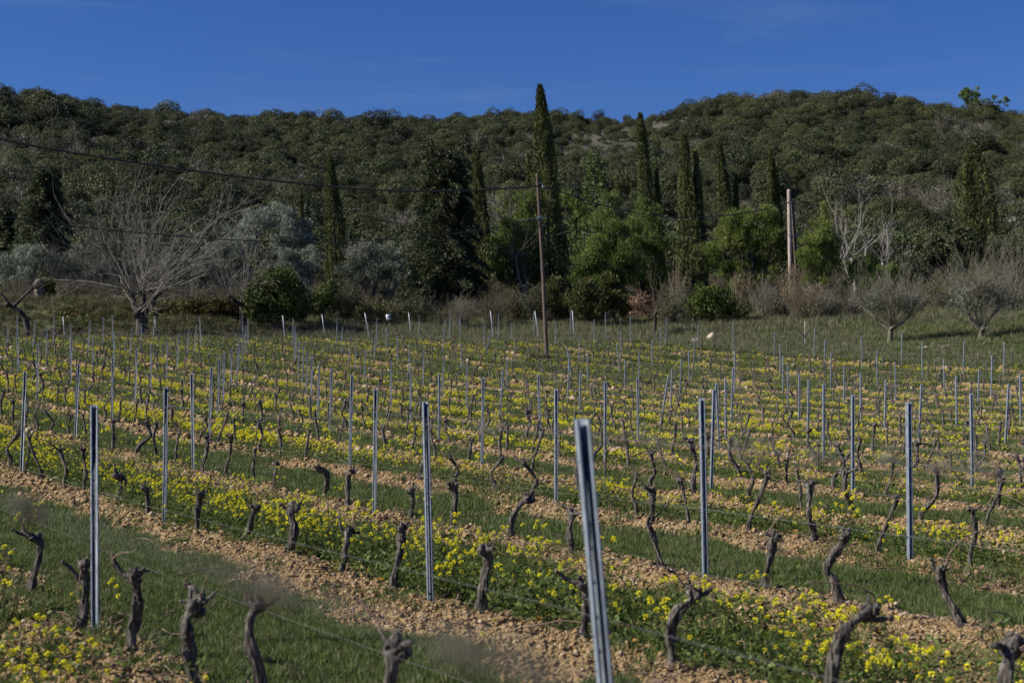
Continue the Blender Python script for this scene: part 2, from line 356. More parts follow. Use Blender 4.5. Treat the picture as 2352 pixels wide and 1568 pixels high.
def build_ground():
    az = np.concatenate([np.linspace(-math.pi, -.46, 40)[:-1], np.linspace(-.46, .46, 660), np.linspace(.46, math.pi, 40)[1:-1]])
    r = [.25]
    while r[-1] < 1500:
        q = r[-1]
        r.append(q * (1.06 if q < 7 else 1.0031 if q < 60 else 1.0055 if q < 140 else 1.012 if q < 450 else 1.06))
    r = np.array(r)
    A, R = np.meshgrid(az, r)
    X = R * np.sin(A); Y = R * np.cos(A)
    soil, ridge, odd, vin, m, j, u = masks(X, Y)
    Z = ridge_h(X, Y)
    na = len(az)
    V = np.stack([X, Y, Z], -1).reshape(-1, 3)
    i = np.arange(len(r) - 1)[:, None]; k = np.arange(na)[None, :]; k2 = (k + 1) % na
    Q = np.stack([i * na + k, (i + 1) * na + k, (i + 1) * na + k2, i * na + k2], -1).reshape(-1, 4)
    m_, nt, N, L = newmat('ground')
    geo = N('ShaderNodeNewGeometry')
    def noise(sc, det=6, ro=.6):
        n = N('ShaderNodeTexNoise'); n.inputs['Scale'].default_value = sc; n.inputs['Detail'].default_value = det; n.inputs['Roughness'].default_value = ro; L(geo.outputs['Position'], n.inputs[0]); return n.outputs[0]
    def attr(a):
        n = N('ShaderNodeAttribute'); n.attribute_name = a; return n.outputs['Fac']
    def mix(f, a, b):
        n = N('ShaderNodeMix'); n.data_type = 'RGBA'; L(f, n.inputs[0]); L(a, n.inputs[6]); L(b, n.inputs[7]); return n.outputs[2]
    n1 = noise(16); n2 = noise(2.2); n3 = noise(.08, 8, .65); n4 = noise(75, 4)
    soilc = ramp(N, L, n1, [(.25, (.135, .076, .029)), (.5, (.29, .198, .100)), (.75, (.43, .325, .19))])
    soil2 = ramp(N, L, n2, [(.3, (.23, .152, .072)), (.7, (.40, .30, .17))])
    mm = N('ShaderNodeMix'); mm.data_type = 'RGBA'; mm.inputs[0].default_value = .4; L(soilc, mm.inputs[6]); L(soil2, mm.inputs[7])
    green = ramp(N, L, n2, [(.3, (.045, .06, .018)), (.55, (.075, .088, .03)), (.8, (.16, .135, .065))])
    field = ramp(N, L, n2, [(.3, (.075, .082, .036)), (.55, (.125, .125, .06)), (.8, (.20, .18, .105))])
    hillc = ramp(N, L, n3, [(.35, (.035, .036, .02)), (.6, (.065, .062, .04)), (.8, (.14, .125, .09))])
    c = mix(attr('soil'), green, mm.outputs[2]); c = mix(attr('field'), c, field); c = mix(attr('hill'), c, hillc); c = mix(attr('bare'), c, ramp(N, L, n2, [(.3, (.07, .066, .045)), (.7, (.15, .138, .105))]))
    p = N('ShaderNodeBsdfPrincipled'); p.inputs['Roughness'].default_value = .95; p.inputs['Specular IOR Level'].default_value = .1
    L(c, p.inputs['Base Color'])
    b = N('ShaderNodeBump'); b.inputs['Strength'].default_value = .8; b.inputs['Distance'].default_value = .05; L(n1, b.inputs['Height'])
    b2 = N('ShaderNodeBump'); b2.inputs['Strength'].default_value = .9; b2.inputs['Distance'].default_value = .014; L(n4, b2.inputs['Height']); L(b.outputs[0], b2.inputs['Normal']); L(b2.outputs[0], p.inputs['Normal'])
    o = N('ShaderNodeOutputMaterial'); L(p.outputs[0], o.inputs[0])
    mb = MB(); mb.add(V, Q, None)
    g = mb.obj('ground', m_, smooth=True); tag(g, kind='structure')
    px = CX + F * X / np.maximum(Y, 5)
    near_field = 1 - in_vineyard(X, Y).astype(float)
    fld = near_field * sst(40, 60, Y) * (.45 + .55 * sst(.45, .6, fbm(X * .25, Y * .25, 3, 4) + (Y - 80) / 60))
    hill = sst(104, 118, Y)
    for nm, a in (('soil', soil), ('field', fld), ('hill', hill), ('bare', bare(X, Y))):
        t = g.data.attributes.new(nm, 'FLOAT', 'POINT'); t.data.foreach_set('value', a.astype(np.float32).ravel())
    return Z
build_ground()

# ------------------------------------------------------------------ scatter: one object whose copies are made by geometry nodes
def scatter(name, protos, P, rz, tilt, scl, idx, label, cat):
    colp = bpy.data.collections.new(name + '_models')
    for k, o in enumerate(protos): colp.objects.link(o)
    me = bpy.data.meshes.new(name); n = len(P)
    me.vertices.add(n); me.vertices.foreach_set('co', np.asarray(P, np.float32).ravel())
    rot = np.stack([tilt * np.cos(rz * 7), tilt * np.sin(rz * 7), rz], -1)
    a = me.attributes.new('rot', 'FLOAT_VECTOR', 'POINT'); a.data.foreach_set('vector', rot.astype(np.float32).ravel())
    a = me.attributes.new('scl', 'FLOAT', 'POINT'); a.data.foreach_set('value', np.asarray(scl, np.float32))
    a = me.attributes.new('idx', 'INT', 'POINT'); a.data.foreach_set('value', np.asarray(idx, np.int32))
    o = link(name, me); tag(o, label, cat, None, 'stuff')
    g = bpy.data.node_groups.new(name + '_nodes', 'GeometryNodeTree')
    g.interface.new_socket('Geometry', in_out='INPUT', socket_type='NodeSocketGeometry'); g.interface.new_socket('Geometry', in_out='OUTPUT', socket_type='NodeSocketGeometry')
    N = g.nodes.new; L = g.links.new
    gi = N('NodeGroupInput'); go = N('NodeGroupOutput'); ip = N('GeometryNodeInstanceOnPoints'); ci = N('GeometryNodeCollectionInfo')
    ci.inputs['Collection'].default_value = colp; ci.inputs['Separate Children'].default_value = True; ci.inputs['Reset Children'].default_value = True
    def na(t, nm):
        q = N('GeometryNodeInputNamedAttribute'); q.data_type = t; q.inputs[0].default_value = nm; return q.outputs[0]
    e2r = N('FunctionNodeEulerToRotation'); L(na('FLOAT_VECTOR', 'rot'), e2r.inputs[0])
    L(gi.outputs[0], ip.inputs['Points']); L(ci.outputs[0], ip.inputs['Instance']); ip.inputs['Pick Instance'].default_value = True
    L(na('INT', 'idx'), ip.inputs['Instance Index']); L(e2r.outputs[0], ip.inputs['Rotation']); L(na('FLOAT', 'scl'), ip.inputs['Scale'])
    L(ip.outputs[0], go.inputs[0])
    md = o.modifiers.new('copies', 'NODES'); md.node_group = g
    return o

def proto(name, mb, mats, smooth=False):
    # zero-padded alphabetical names keep the order of the children
    return bpy.data.objects.new(name, mb.mesh(name, mats, smooth))

def area(Y0, Y1, dens, tan=.385):
    n = int(dens * tan * (Y1 ** 2 - Y0 ** 2))
    Y = np.sqrt(rng.random(n) * (Y1 ** 2 - Y0 ** 2) + Y0 ** 2); X = Y * rng.uniform(-tan, tan, n)
    return X, Y

# --- grass
def tuft(nb, h, r, wd, seed):
    mb = MB(); a = rng.random(nb) * 6.283; rr = r * np.sqrt(rng.random(nb))
    P = np.stack([rr * np.cos(a), rr * np.sin(a), np.full(nb, -.01)], -1)
    D = np.stack([np.cos(a) * .45, np.sin(a) * .45, np.ones(nb)], -1) + rng.normal(size=(nb, 3)) * .28
    cards(mb, P, D, h * rng.uniform(.5, 1.1, nb), wd, bend=.12); return mb
P_, R_, S_, I_ = [], [], [], []
for (y0, y1, dn, sc) in ((6.5, 15, 900, .58), (15, 30, 260, .8), (30, 58, 60, 1.4), (58, 90, 20, 2.4)):
    X, Y = area(y0, y1, dn)
    soil, ridge, odd, vin, m, j, u = masks(X, Y)
    f = fbm(X * .9, Y * .9, 3, 51)
    keep = np.where(vin, np.where(ridge, rng.random(len(X)) < np.clip((f - .45) * .9, .02, 1), np.where(odd, (f > .48) & (rng.random(len(X)) < .45), rng.random(len(X)) < np.clip(f * 2.6 - .35, .12, 1))), rng.random(len(X)) < .55)
    X, Y = X[keep], Y[keep]
    P_.append(np.stack([X, Y, ridge_h(X, Y) - .01], -1)); R_.append(rng.random(len(X)) * 6.283)
    S_.append(sc * rng.uniform(.6, 1.35, len(X)) * (.75 + .6 * fbm(X * .5, Y * .5, 2, 77))); I_.append(rng.integers(0, 5, len(X)))
pr = [proto('grass_model_%d' % k, tuft(30, h, .085, .010, k), M['grass']) for k, h in enumerate((.10, .13, .16, .12))] + [proto('grass_model_4', tuft(20, .13, .08, .010, 9), M['drygrass'])]
I_ = np.concatenate(I_); PP_ = np.concatenate(P_); out_ = ~in_vineyard(PP_[:, 0], PP_[:, 1]); I_[out_ & (rng.random(len(I_)) < .65)] = 4
scatter('grass', pr, np.concatenate(P_), np.concatenate(R_), np.full(len(I_), .1), np.concatenate(S_), I_, 'short green grass growing in the alleys between the vine rows', 'grass')

# --- dry field grass on the right, the bank on the left, and round the hedge foot
def tallgrass(nb, h, r, wd):
    mb = MB(); a = rng.random(nb) * 6.283; rr = r * np.sqrt(rng.random(nb))
    P = np.stack([rr * np.cos(a), rr * np.sin(a), np.full(nb, -.03)], -1)
    D = np.stack([np.cos(a) * .3, np.sin(a) * .3, np.ones(nb)], -1) + rng.normal(size=(nb, 3)) * .25
    cards(mb, P, D, h * rng.uniform(.4, 1.1, nb), wd, bend=.2); return mb
X, Y = area(56, 112, 9)
vin = in_vineyard(X, Y); px = CX + F * X / Y
f = fbm(X * .22, Y * .22, 3, 12)
keep = ~vin & (rng.random(len(X)) < .35 + .8 * f)
X, Y, px, f = X[keep], Y[keep], px[keep], f[keep]
idx = np.where(px < 640, np.where(rng.random(len(X)) < .7, 2, 0), np.where(f + (Y - 84) / 50 + rng.normal(0, .12, len(X)) > .46, 1, 0))
scl = np.where(idx == 0, 1.0, 1.0) * rng.uniform(.6, 1.3, len(X)) * np.where(Y < 90, .75, 1)
pr = [proto('field_grass_model_0', tallgrass(34, .34, .22, .03), M['grass']), proto('field_grass_model_1', tallgrass(40, .55, .22, .025), M['drygrass']), proto('field_grass_model_2', tallgrass(40, .6, .22, .03), M['bankgrass'])]
scatter('field_grass', pr, np.stack([X, Y, T(X, Y)], -1), rng.random(len(X)) * 6.283, np.full(len(X), .1), scl, idx, 'dry and green grass on the field and bank beyond the vine rows', 'grass')

# --- clods and stones
def clod(seed, amp=.4):
    mb = MB(); lump(mb, (0, 0, 0), 1, seed, 2, amp, 2.1, (1, .72, .55)); return mb
M['clod'] = woodmat('clod_earth', [(.3, (.18, .106, .042)), (.55, (.30, .205, .106)), (.8, (.43, .32, .19))], (1.5, 1.5, 1.5), .95, .4)
M['stone'] = woodmat('pale_stone', [(.3, (.34, .245, .15)), (.6, (.45, .36, .25)), (.85, (.56, .50, .41))], (1.2, 1.2, 1.2), .85, .3)
P_, S_, I_ = [], [], []
for (y0, y1, dn, s0) in ((6.5, 14, 3000, .0065), (14, 26, 700, .0105), (26, 50, 100, .024), (50, 88, 26, .04)):
    X, Y = area(y0, y1, dn)
    soil, ridge, odd, vin, m, j, u = masks(X, Y)
    keep = vin & (rng.random(len(X)) < np.where(ridge, 1, np.where(odd, .8 * soil, .03)))
    X, Y = X[keep], Y[keep]
    s = np.minimum(s0 * np.exp(rng.normal(0, .62, len(X))), s0 * 4.2)
    P_.append(np.stack([X, Y, ridge_h(X, Y) + s * .18 + .002], -1)); S_.append(s); I_.append(np.where(rng.random(len(X)) < .13, rng.integers(4, 6, len(X)), rng.integers(0, 4, len(X))))
pr = [proto('clod_model_%d' % k, clod(k, .6), M['clod']) for k in range(4)] + [proto('clod_model_%d' % k, clod(k, .45), M['stone']) for k in (4, 5)]
S_ = np.concatenate(S_)
scatter('soil_clods', pr, np.concatenate(P_), rng.random(len(S_)) * 6.283, rng.normal(0, .5, len(S_)), S_, np.concatenate(I_), 'tan clods and pale stones on the tilled strips under the vines', 'clods')

# --- mustard
def mustard(h, nst, fl, near, seed):
    mb = MB()
    for k in range(nst):
        a = rng.random() * 6.283; sp = rng.uniform(.03, .16) * max(h, .34) / .4; hh = h * rng.uniform(.62, 1.08)
        p0 = np.array([math.cos(a) * .015, math.sin(a) * .015, -.02]); p2 = np.array([math.cos(a) * sp, math.sin(a) * sp, hh])
        p1 = (p0 + p2) / 2 + rng.normal(size=3) * .015
        tube(smooth_path([p0, p1, p2], 5 if near else 3), np.linspace(.0028, .0017, 5 if near else 3), 3, mb=mb, m=1, cap=False, tint=rng.random())
        nl = 14 if near else 6
        tt = rng.uniform(.05, .72, nl) ** 1.2
        LP = p0 + (p2 - p0) * tt[:, None]; la = rng.random(nl) * 6.283
        LD = np.stack([np.cos(la), np.sin(la), rng.uniform(-.1, .9, nl)], -1)
        ll = np.interp(tt, [0, .7], [.062, .028]) * rng.uniform(.6, 1.35, nl) * h / .4
        cards(mb, LP, LD, ll, ll * .36, 0, bend=-.15)
        if rng.random() < .22: cards(mb, LP[:1], LD[:1], ll[:1] * .9, ll[:1] * .6, 3)
        tips = [p2]
        for q in range(rng.integers(0, 2) if near else rng.integers(0, 3)):
            t = rng.uniform(.6, .85); b = p0 + (p2 - p0) * t; e = b + np.array([rng.normal() * .05, rng.normal() * .05, rng.uniform(.04, .12)])
            tube(np.array([b, e]), .002, 3, mb=mb, m=1, cap=False); tips.append(e)
        for c in tips:
            if rng.random() > fl: continue
            n = 30 if near else 8; r = rng.uniform(.015, .023)
            d = unit(rng.normal(size=(n, 3)) + [0, 0, .7]); s = .0125 if near else .024
            cards(mb, c + d * r * .6 * np.array([1, 1, .8]) - [0, 0, .004], d + rng.normal(size=(n, 3)) * .5, s, s * .95, 2)
    return mb
def lowleaf(seed, n=30):
    mb = MB(); a = rng.random(n) * 6.283
    P = np.stack([rng.normal(size=n) * .06, rng.normal(size=n) * .06, rng.uniform(0, .12, n)], -1)
    D = np.stack([np.cos(a), np.sin(a), rng.uniform(.05, 1.1, n)], -1); l = rng.uniform(.02, .05, n)
    cards(mb, P, D, l, l * .42, 0, bend=-.1)
    if seed % 3 == 0: cards(mb, P[:2], D[:2], l[:2], l[:2] * .6, 1)
    return mb
FM = [M['mleaf'], M['mstem'], M['mflower'], M['mold']]
pr = [proto('mustard_model_%02d' % k, mustard(h, n, fl, True, k), FM) for k, (h, n, fl) in enumerate(((.36, 5, .8), (.42, 6, .85), (.48, 5, .9), (.32, 6, .5), (.40, 5, .7), (.28, 6, .3)))]
pr += [proto('mustard_model_%02d' % (6 + k), mustard(h, n, fl, False, k), FM) for k, (h, n, fl) in enumerate(((.22, 6, .75), (.26, 7, .8), (.20, 6, .6), (.24, 7, .7)))]
pr += [proto('mustard_model_%02d' % (10 + k), lowleaf(k), [M['mleaf'], M['mold']]) for k in range(4)]
P_, S_, I_ = [], [], []
def mdens(X, Y, m, u):
    f = fbm(X * .35, Y * .35, 3, 61); px = CX + F * X / Y
    d = np.clip(f * 2.4 - .35, .15, 1.0)
    d = d * np.interp(m, [-.1, .05, .25, 1.0, 1.4, 1.8, 2.1], [0, .2, 1, 1, .55, .25, .04])
    d = d * np.interp(px, [0, 1000, 1500, 2352], [1, 1, .66, .66])
    return np.maximum(d, 1.2 * np.exp(-(((X + 3.15) / .4) ** 2 + ((Y - 8.35) / .25) ** 2)))      # a thick patch at the near left
for (y0, y1, dn, lo, sc) in ((6.5, 16, 11, False, .95), (16, 26, 14, False, .82), (26, 52, 15, True, 1.05), (52, 90, 13, True, .9)):
    X, Y = area(y0, y1, dn)
    soil, ridge, odd, vin, m, j, u = masks(X, Y)
    pd = mdens(X, Y, m, u)
    # far off the mustard also runs into the grassed alleys
    ev = np.interp(Y, [8, 20, 40, 60], [.02, .05, .20, .26])
    keep = vin & (rng.random(len(X)) < pd * np.where(odd, 1, ev))
    X, Y = X[keep], Y[keep]
    P_.append(np.stack([X, Y, ridge_h(X, Y)], -1)); S_.append(sc * rng.uniform(.7, 1.15, len(X)))
    I_.append(rng.integers(6, 10, len(X)) if lo else rng.integers(0, 6, len(X)))
    # leafy undergrowth
    X, Y = area(y0, y1, dn * (8.0 if y0 < 15 else 5.0 if y0 < 20 else 1.6 if y0 < 50 else 1.0))
    soil, ridge, odd, vin, m, j, u = masks(X, Y)
    keep = vin & odd & (rng.random(len(X)) < mdens(X, Y, m, u) * .95)
    X, Y = X[keep], Y[keep]
    P_.append(np.stack([X, Y, ridge_h(X, Y)], -1)); S_.append((1.1 if y0 < 20 else 1.3 if y0 < 50 else 1.4) * rng.uniform(.7, 1.4, len(X))); I_.append(rng.integers(10, 14, len(X)))
S_ = np.concatenate(S_)
scatter('mustard_flowers', pr, np.concatenate(P_), rng.random(len(S_)) * 6.283, rng.normal(0, .08, len(S_)), S_, np.concatenate(I_), 'yellow mustard flowers blooming in strips between the vine rows', 'wildflowers')

def litter(k):
    mb = MB()
    for q in range(5):
        a = rng.random() * 6.283; l = rng.uniform(.06, .22); c = rng.normal(size=3) * [.09, .09, .006] + [0, 0, .018]; d = np.array([math.cos(a), math.sin(a), rng.normal() * .08]) * l
        tube(smooth_path([c - d / 2, c + rng.normal(size=3) * .012, c + d / 2], 5), .0032, 4, mb=mb)
    return mb
P_ = []
for (y0, y1, dn) in ((6.5, 15, 9), (15, 32, 5)):
    X, Y = area(y0, y1, dn); soil, ridge, odd, vin, m, j, u = masks(X, Y); k = ridge & vin; P_.append(np.stack([X[k], Y[k], ridge_h(X[k], Y[k]) + .01], -1))
P_ = np.concatenate(P_); n_ = len(P_)
scatter('dry_twigs', [proto('dry_twig_model_%d' % k, litter(k), M['cane']) for k in range(4)], P_, rng.random(n_) * 6.283, np.full(n_, .1), rng.uniform(.6, 1.5, n_), rng.integers(0, 4, n_), 'small dry twigs littering the tilled soil strips', 'twigs')

ORD = ['zeroth', 'first', 'second', 'third', 'fourth', 'fifth', 'sixth', 'seventh', 'eighth', 'ninth', 'tenth', 'eleventh', 'twelfth', 'thirteenth', 'fourteenth', 'fifteenth', 'sixteenth', 'seventeenth', 'eighteenth', 'nineteenth', 'twentieth']
def ordn(k):
    if k <= 20: return ORD[k]
    t = {2: 'twenty', 3: 'thirty', 4: 'forty', 5: 'fifty'}[k // 10]
    return t + '-' + ORD[k % 10] if k % 10 else {20: 'twentieth', 30: 'thirtieth', 40: 'fortieth', 50: 'fiftieth'}[k]
def inview(x, y, z=0, pad=0):
    if y < .5: return False
    px = CX + F * x / y
    return -pad < px < 2352 + pad

# ------------------------------------------------------------------ vine posts
# x_top y_top x_foot y_foot in the four 2007 px wide strips (1.96 px per photo px) of the photograph they were measured in
R1 = "195 570 168 1415;295 357 292 822;620 513 590 1130;885 457 877 980;1070 388 1058 810;1187 353 1180 745;1312 323 1305 660;1400 267 1388 588;1480 232 1460 500;1540 193 1522 440;566 318 553 680;728 292 728 652;897 253 890 580;1035 222 1015 490;1112 185 1103 438;1205 140 1200 330;1213 185 1228 330;140 265 147 620;365 232 362 555;556 200 545 490;706 168 690 430;812 140 808 380;884 120 884 350;65 180 52 485;135 125 138 350;275 160 255 425;421 132 412 383;494 130 508 320;1502 585 1518 1390;1660 535 1640 1145;1725 480 1703 975;1757 420 1748 865;1815 382 1806 760;1870 350 1850 680;1905 245 1898 520;1927 205 1925 430;1945 150 1942 380;1563 130 1576 385;1900 120 1903 340;1880 292 1865 570"
R2 = "757 598 733 1330;594 547 577 1060;497 505 482 990;440 455 430 850;407 410 393 740;372 370 363 655;343 317 330 610;317 270 308 505;292 148 285 375;307 212 300 440;211 122 228 320;518 112 540 290;637 143 627 370;678 213 668 430;742 277 723 525;785 335 777 580;861 390 846 700;936 440 925 680;1060 482 1060 880;1216 530 1213 1005;1438 580 1435 1160;1783 617 1770 1350;853 100 890 300;947 145 947 355;1027 213 1020 445;1112 288 1108 520;1203 352 1194 610;1315 400 1310 700;1475 440 1460 800;1655 500 1650 890;1940 548 1907 1015;1197 98 1218 300;1280 128 1276 350;1478 240 1455 460;1485 280 1480 480;1518 83 1520 290;1602 122 1596 320;1612 358 1607 600;1842 235 1800 440;1792 418 1787 620;1838 85 1862 250;1902 110 1897 310;1968 460 1962 730;2005 360 2003 560"
R3 = "735 648 732 1330;540 555 530 945;450 468 437 790;597 412 595 700;530 275 527 480;645 155 643 375;342 172 340 390;173 98 173 290;180 83 210 275;460 78 459 300;474 65 488 240;733 65 733 262;855 245 850 470;995 415 997 650;823 345 848 605;432 375 470 615;889 470 886 745;985 612 992 1143;1102 320 1096 530;1165 222 1162 440;930 120 930 355;1213 115 1206 330;1232 587 1162 1000;1257 535 1245 880;1330 470 1315 780;1390 397 1386 670;1432 292 1427 550;1460 200 1460 405;1587 710 1565 1500;1600 657 1630 1230;1675 620 1680 1110;1735 540 1720 980;1735 180 1738 400;1747 270 1747 590;205 590 228 1130"
R4 = "55 253 50 495;97 350 98 615;122 435 119 740;157 517 156 880;249 580 247 980;320 630 314 1120;443 663 440 1295;370 222 361 490;450 318 444 580;495 412 493 690;600 515 598 815;728 572 733 950;922 627 918 1035;733 280 739 555;858 392 855 690;1003 487 1003 830;1200 665 1183 1220;1051 267 1050 530;1211 353 1213 640;1380 472 1388 780;1480 600 1483 1030;1590 742 1608 1520;1541 327 1530 630;1657 552 1648 865;1757 442 1752 790;1855 330 1850 600;1887 660 1862 1185;1982 585 1984 960"
R5 = "384 893 378 1210;978 928 990 1415;862 895 860 1190;1278 897 1278 1172;1612 920 1622 1340;2092 928 2093 1300;1960 910 1960 1150;219 937 219 1475;1337 972 1444 2150"
POSTPX = []
for k, R in enumerate((R1, R2, R3, R4)):
    for s in R.split(';'):
        a = [float(v) for v in s.split()]
        g = lambda x, y: ((k * 1024 + x / 1.96) * .57422, (1200 + y / 1.96) * .57422)
        POSTPX.append(g(a[0], a[1]) + g(a[2], a[3]))
POSTPX += [tuple(float(v) for v in s.split()) for s in R5.split(';')]

def post_mesh(H=1.6):
    """omega-section steel post: two flanges, a channel between them, hooks punched along both edges and the web"""
    mb = MB(); w = .0245
    t = .0022
    prof = [(-w, -.001), (-w + .002, -.004), (-.0118, -.004), (-.0118, .046), (.0118, .046), (.0118, -.004), (w - .002, -.004), (w, -.001)]
    outer = np.array(prof); inner = []
    for i, p in enumerate(outer):
        a = outer[max(i - 1, 0)]; b = outer[min(i + 1, len(outer) - 1)]; d = b - a; d /= np.linalg.norm(d); inner.append(p + np.array([-d[1], d[0]]) * t)
    loop = np.vstack([outer, np.array(inner)[::-1]])
    z0, z1 = -.35, H; n = len(loop)
    V = np.vstack([np.c_[loop, np.full(n, z0)], np.c_[loop, np.full(n, z1)]])
    k = np.arange(n); Q = np.stack([k, (k + 1) % n, n + (k + 1) % n, n + k], -1)
    m = len(prof); kk = np.arange(m - 1); top = np.stack([n + kk, n + kk + 1, n + 2 * m - 2 - kk, n + 2 * m - 1 - kk], -1)
    mb.add(V, np.vstack([Q, top]))
    def box(c, s):
        x, y, z = s; v = np.array([[i * x, j * y, q * z] for i in (-1, 1) for j in (-1, 1) for q in (-1, 1)]) / 2 + c
        mb.add(v, [[0, 1, 3, 2], [4, 6, 7, 5], [0, 4, 5, 1], [2, 3, 7, 6], [0, 2, 6, 4], [1, 5, 7, 3]])
    z = .32
    while z < H - .08:
        for sx in (-1, 1):
            box((sx * (w + .002), .004, z), (.006, .010, .005)); box((sx * (w + .004), .004, z + .005), (.0025, .008, .008))
        box((-.004, .024, z + .05), (.010, .008, .014))
        z += .105
    return mb.mesh('vine_post', M['steel'])
PM = post_mesh()
EM = tube([(0, 0, -.3), (0, 0, .8), (0, 0, 1.6)], .028, 10).mesh('end_post', M['endsteel'])
YAW = math.radians(33.2)
posts = []
for (xt, yt, xb, yb) in POSTPX:
    rx = (xb - CX) / F; hpx = yb - yt; lean = (xt - xb) / hpx
    h = hit(xb, yb) if yb < 1600 else (rx * 4.5, 4.5)
    Yd = F * 1.55 / hpx
    Y = h[1] if h and abs(h[1] - Yd) < .16 * Yd else Yd
    if Y > 92: Y = 90.0
    n = NX * rx * Y + NY * Y; j = int(round((n - N0) / S)); j = max(0, min(20, j))
    end = yt < 789 and lean < -.05 and hpx < 70
    Ys = (N0 + S * j) / (NX * rx + NY)
    if abs(Ys - Y) < .055 * Y and not end: Y = Ys
    X = rx * Y; z = Tz(X, Y)
    topz = CAMZ + (YH - yt) / F * Y
    H = min(max(topz - z, 1.25), 1.8)
    posts.append([j, X, Y, z, H, (xt - xb) / F * Y, end, lean, xb])
rowsp = {}
for p in posts:
    if not p[6]: rowsp.setdefault(p[0], []).append(p)
for j in rowsp: rowsp[j].sort(key=lambda p: p[8])
ends = sorted([p for p in posts if p[6]], key=lambda p: p[8])
def place_post(p, me, name, label, cat, group):
    j, X, Y, z, H, dx, end, lean, xb = p
    o = link(name, me, None, (X, Y, z + .02)); tag(o, label, cat, group)
    up = Vector((dx, rng.normal(0, .02) * H, H)).normalized()
    q = Vector((0, 0, 1)).rotation_difference(up) @ Quaternion((0, 0, 1), YAW * .60 + rng.normal(0, .06))
    o.rotation_mode = 'QUATERNION'; o.rotation_quaternion = q; o.scale = (1, 1, H / 1.6)
    return o
for j in sorted(rowsp):
    for k, p in enumerate(rowsp[j]):
        look = 'steeply leaning' if abs(p[7]) > .12 else 'slightly tilted' if abs(p[7]) > .045 else 'upright'
        if p[2] < 6: lb = 'large blurred steel vine post nearest the camera, tilted left'
        elif j == 0: lb = 'tall grey steel vine post standing in grass at lower left'
        else: lb = '%s grey steel post, %s from the left in the %s vine row' % (look, ordn(k + 1), ordn(j + 1))
        place_post(p, PM, 'vine_post', lb, 'vine post', 'steel posts along the vine rows')
for k, p in enumerate(ends):
    place_post(p, EM, 'end_post', 'pale steel end post leaning outward, %s from the left along the far headland' % ordn(k + 1), 'vine post', 'leaning end posts at the far headland')

# ------------------------------------------------------------------ trellis wires
def row_u(j):
    """u range of a row that the picture can show"""
    us = np.arange(0.0, 110, .5); x, y = xy(j, us)
    ok = (y > 1.2) & (np.abs(x / np.maximum(y, .1)) < .40) & (y < 87.5)
    return (us[ok].min(), us[ok].max()) if ok.any() else None
WH = ((.66, 'lowest'), (1.02, 'middle'), (1.44, 'topmost'))
for j in range(0, 21):
    r = row_u(j)
    if not r: continue
    us = np.arange(r[0], r[1] + 2, 2.0); x, y = xy(j, us)
    for hgt, nm in WH:
        hh = 1.60 if (j == 0 and nm == 'topmost') else hgt
        zz = T(x, y) + hh + .012 * np.sin(us * 2.1 + j)
        wi = tube(np.stack([x, y, zz], -1), .0010 if j < 3 else .0013 if j < 8 else .0018, 3, cap=False).obj('trellis_wire', M['wire'])
        tag(wi, 'thin grey %s wire strung along the %s vine row' % (nm, ordn(j + 1)), 'wire', 'trellis wires along the vine rows')
        if j == 0 and nm == 'topmost': wire0 = wi
us = np.arange(.1, 4, .2); x, y = xy(-1, us)
wirec = tube(np.stack([x, y, np.full(len(us), 1.764)], -1), .0003, 5, cap=False).obj('trellis_wire', M['wire'])
tag(wirec, 'very blurred wire with dried tendrils right before the camera', 'wire', 'trellis wires along the vine rows')

def tendrils(c, n, size, parent, seed, r=.0011):
    mb = MB()
    for k in range(n):
        a = rng.random() * 6.28; t = np.linspace(0, 1, 9); R = size * rng.uniform(.1, .35); tw = rng.uniform(3, 9)
        d = np.array([-NY * rng.choice([-1, 1]), NX * rng.choice([-1, 1]), rng.normal() * .3]) * size * rng.uniform(.2, 1)
        P = np.asarray(c) + d * t[:, None] + np.stack([R * np.sin(tw * t + a), R * np.cos(tw * t + a) * .5, R * np.cos(tw * t * 1.3 + a)], -1) + rng.normal(size=3) * size * .08
        tube(P, r, 3, mb=mb, cap=False)
    return mb.obj('dried_tendril', M['twig'], parent)
def on_row(px, j):
    rx = (px - CX) / F; Y = (N0 + S * j) / (NX * rx + NY); return rx * Y, Y
for k, (px, sz) in enumerate(((70, .018), (522, .009), (612, .014), (650, .010), (775, .007), (1030, .009), (1085, .013), (1190, .012), (1260, .007), (1545, .008))):
    X, Y = on_row(px, -1); tendrils((X, Y, 1.764), 17, sz, wirec, k, .0008)
for k, px in enumerate((655, 760, 900, 1010, 1120, 1350, 1420, 1500, 1700, 1755, 1880, 2060, 2160, 2250)):
    X, Y = on_row(px, 0); tendrils((X, Y, 1.60 + Tz(X, Y)), 8, .09, wire0, 30 + k)

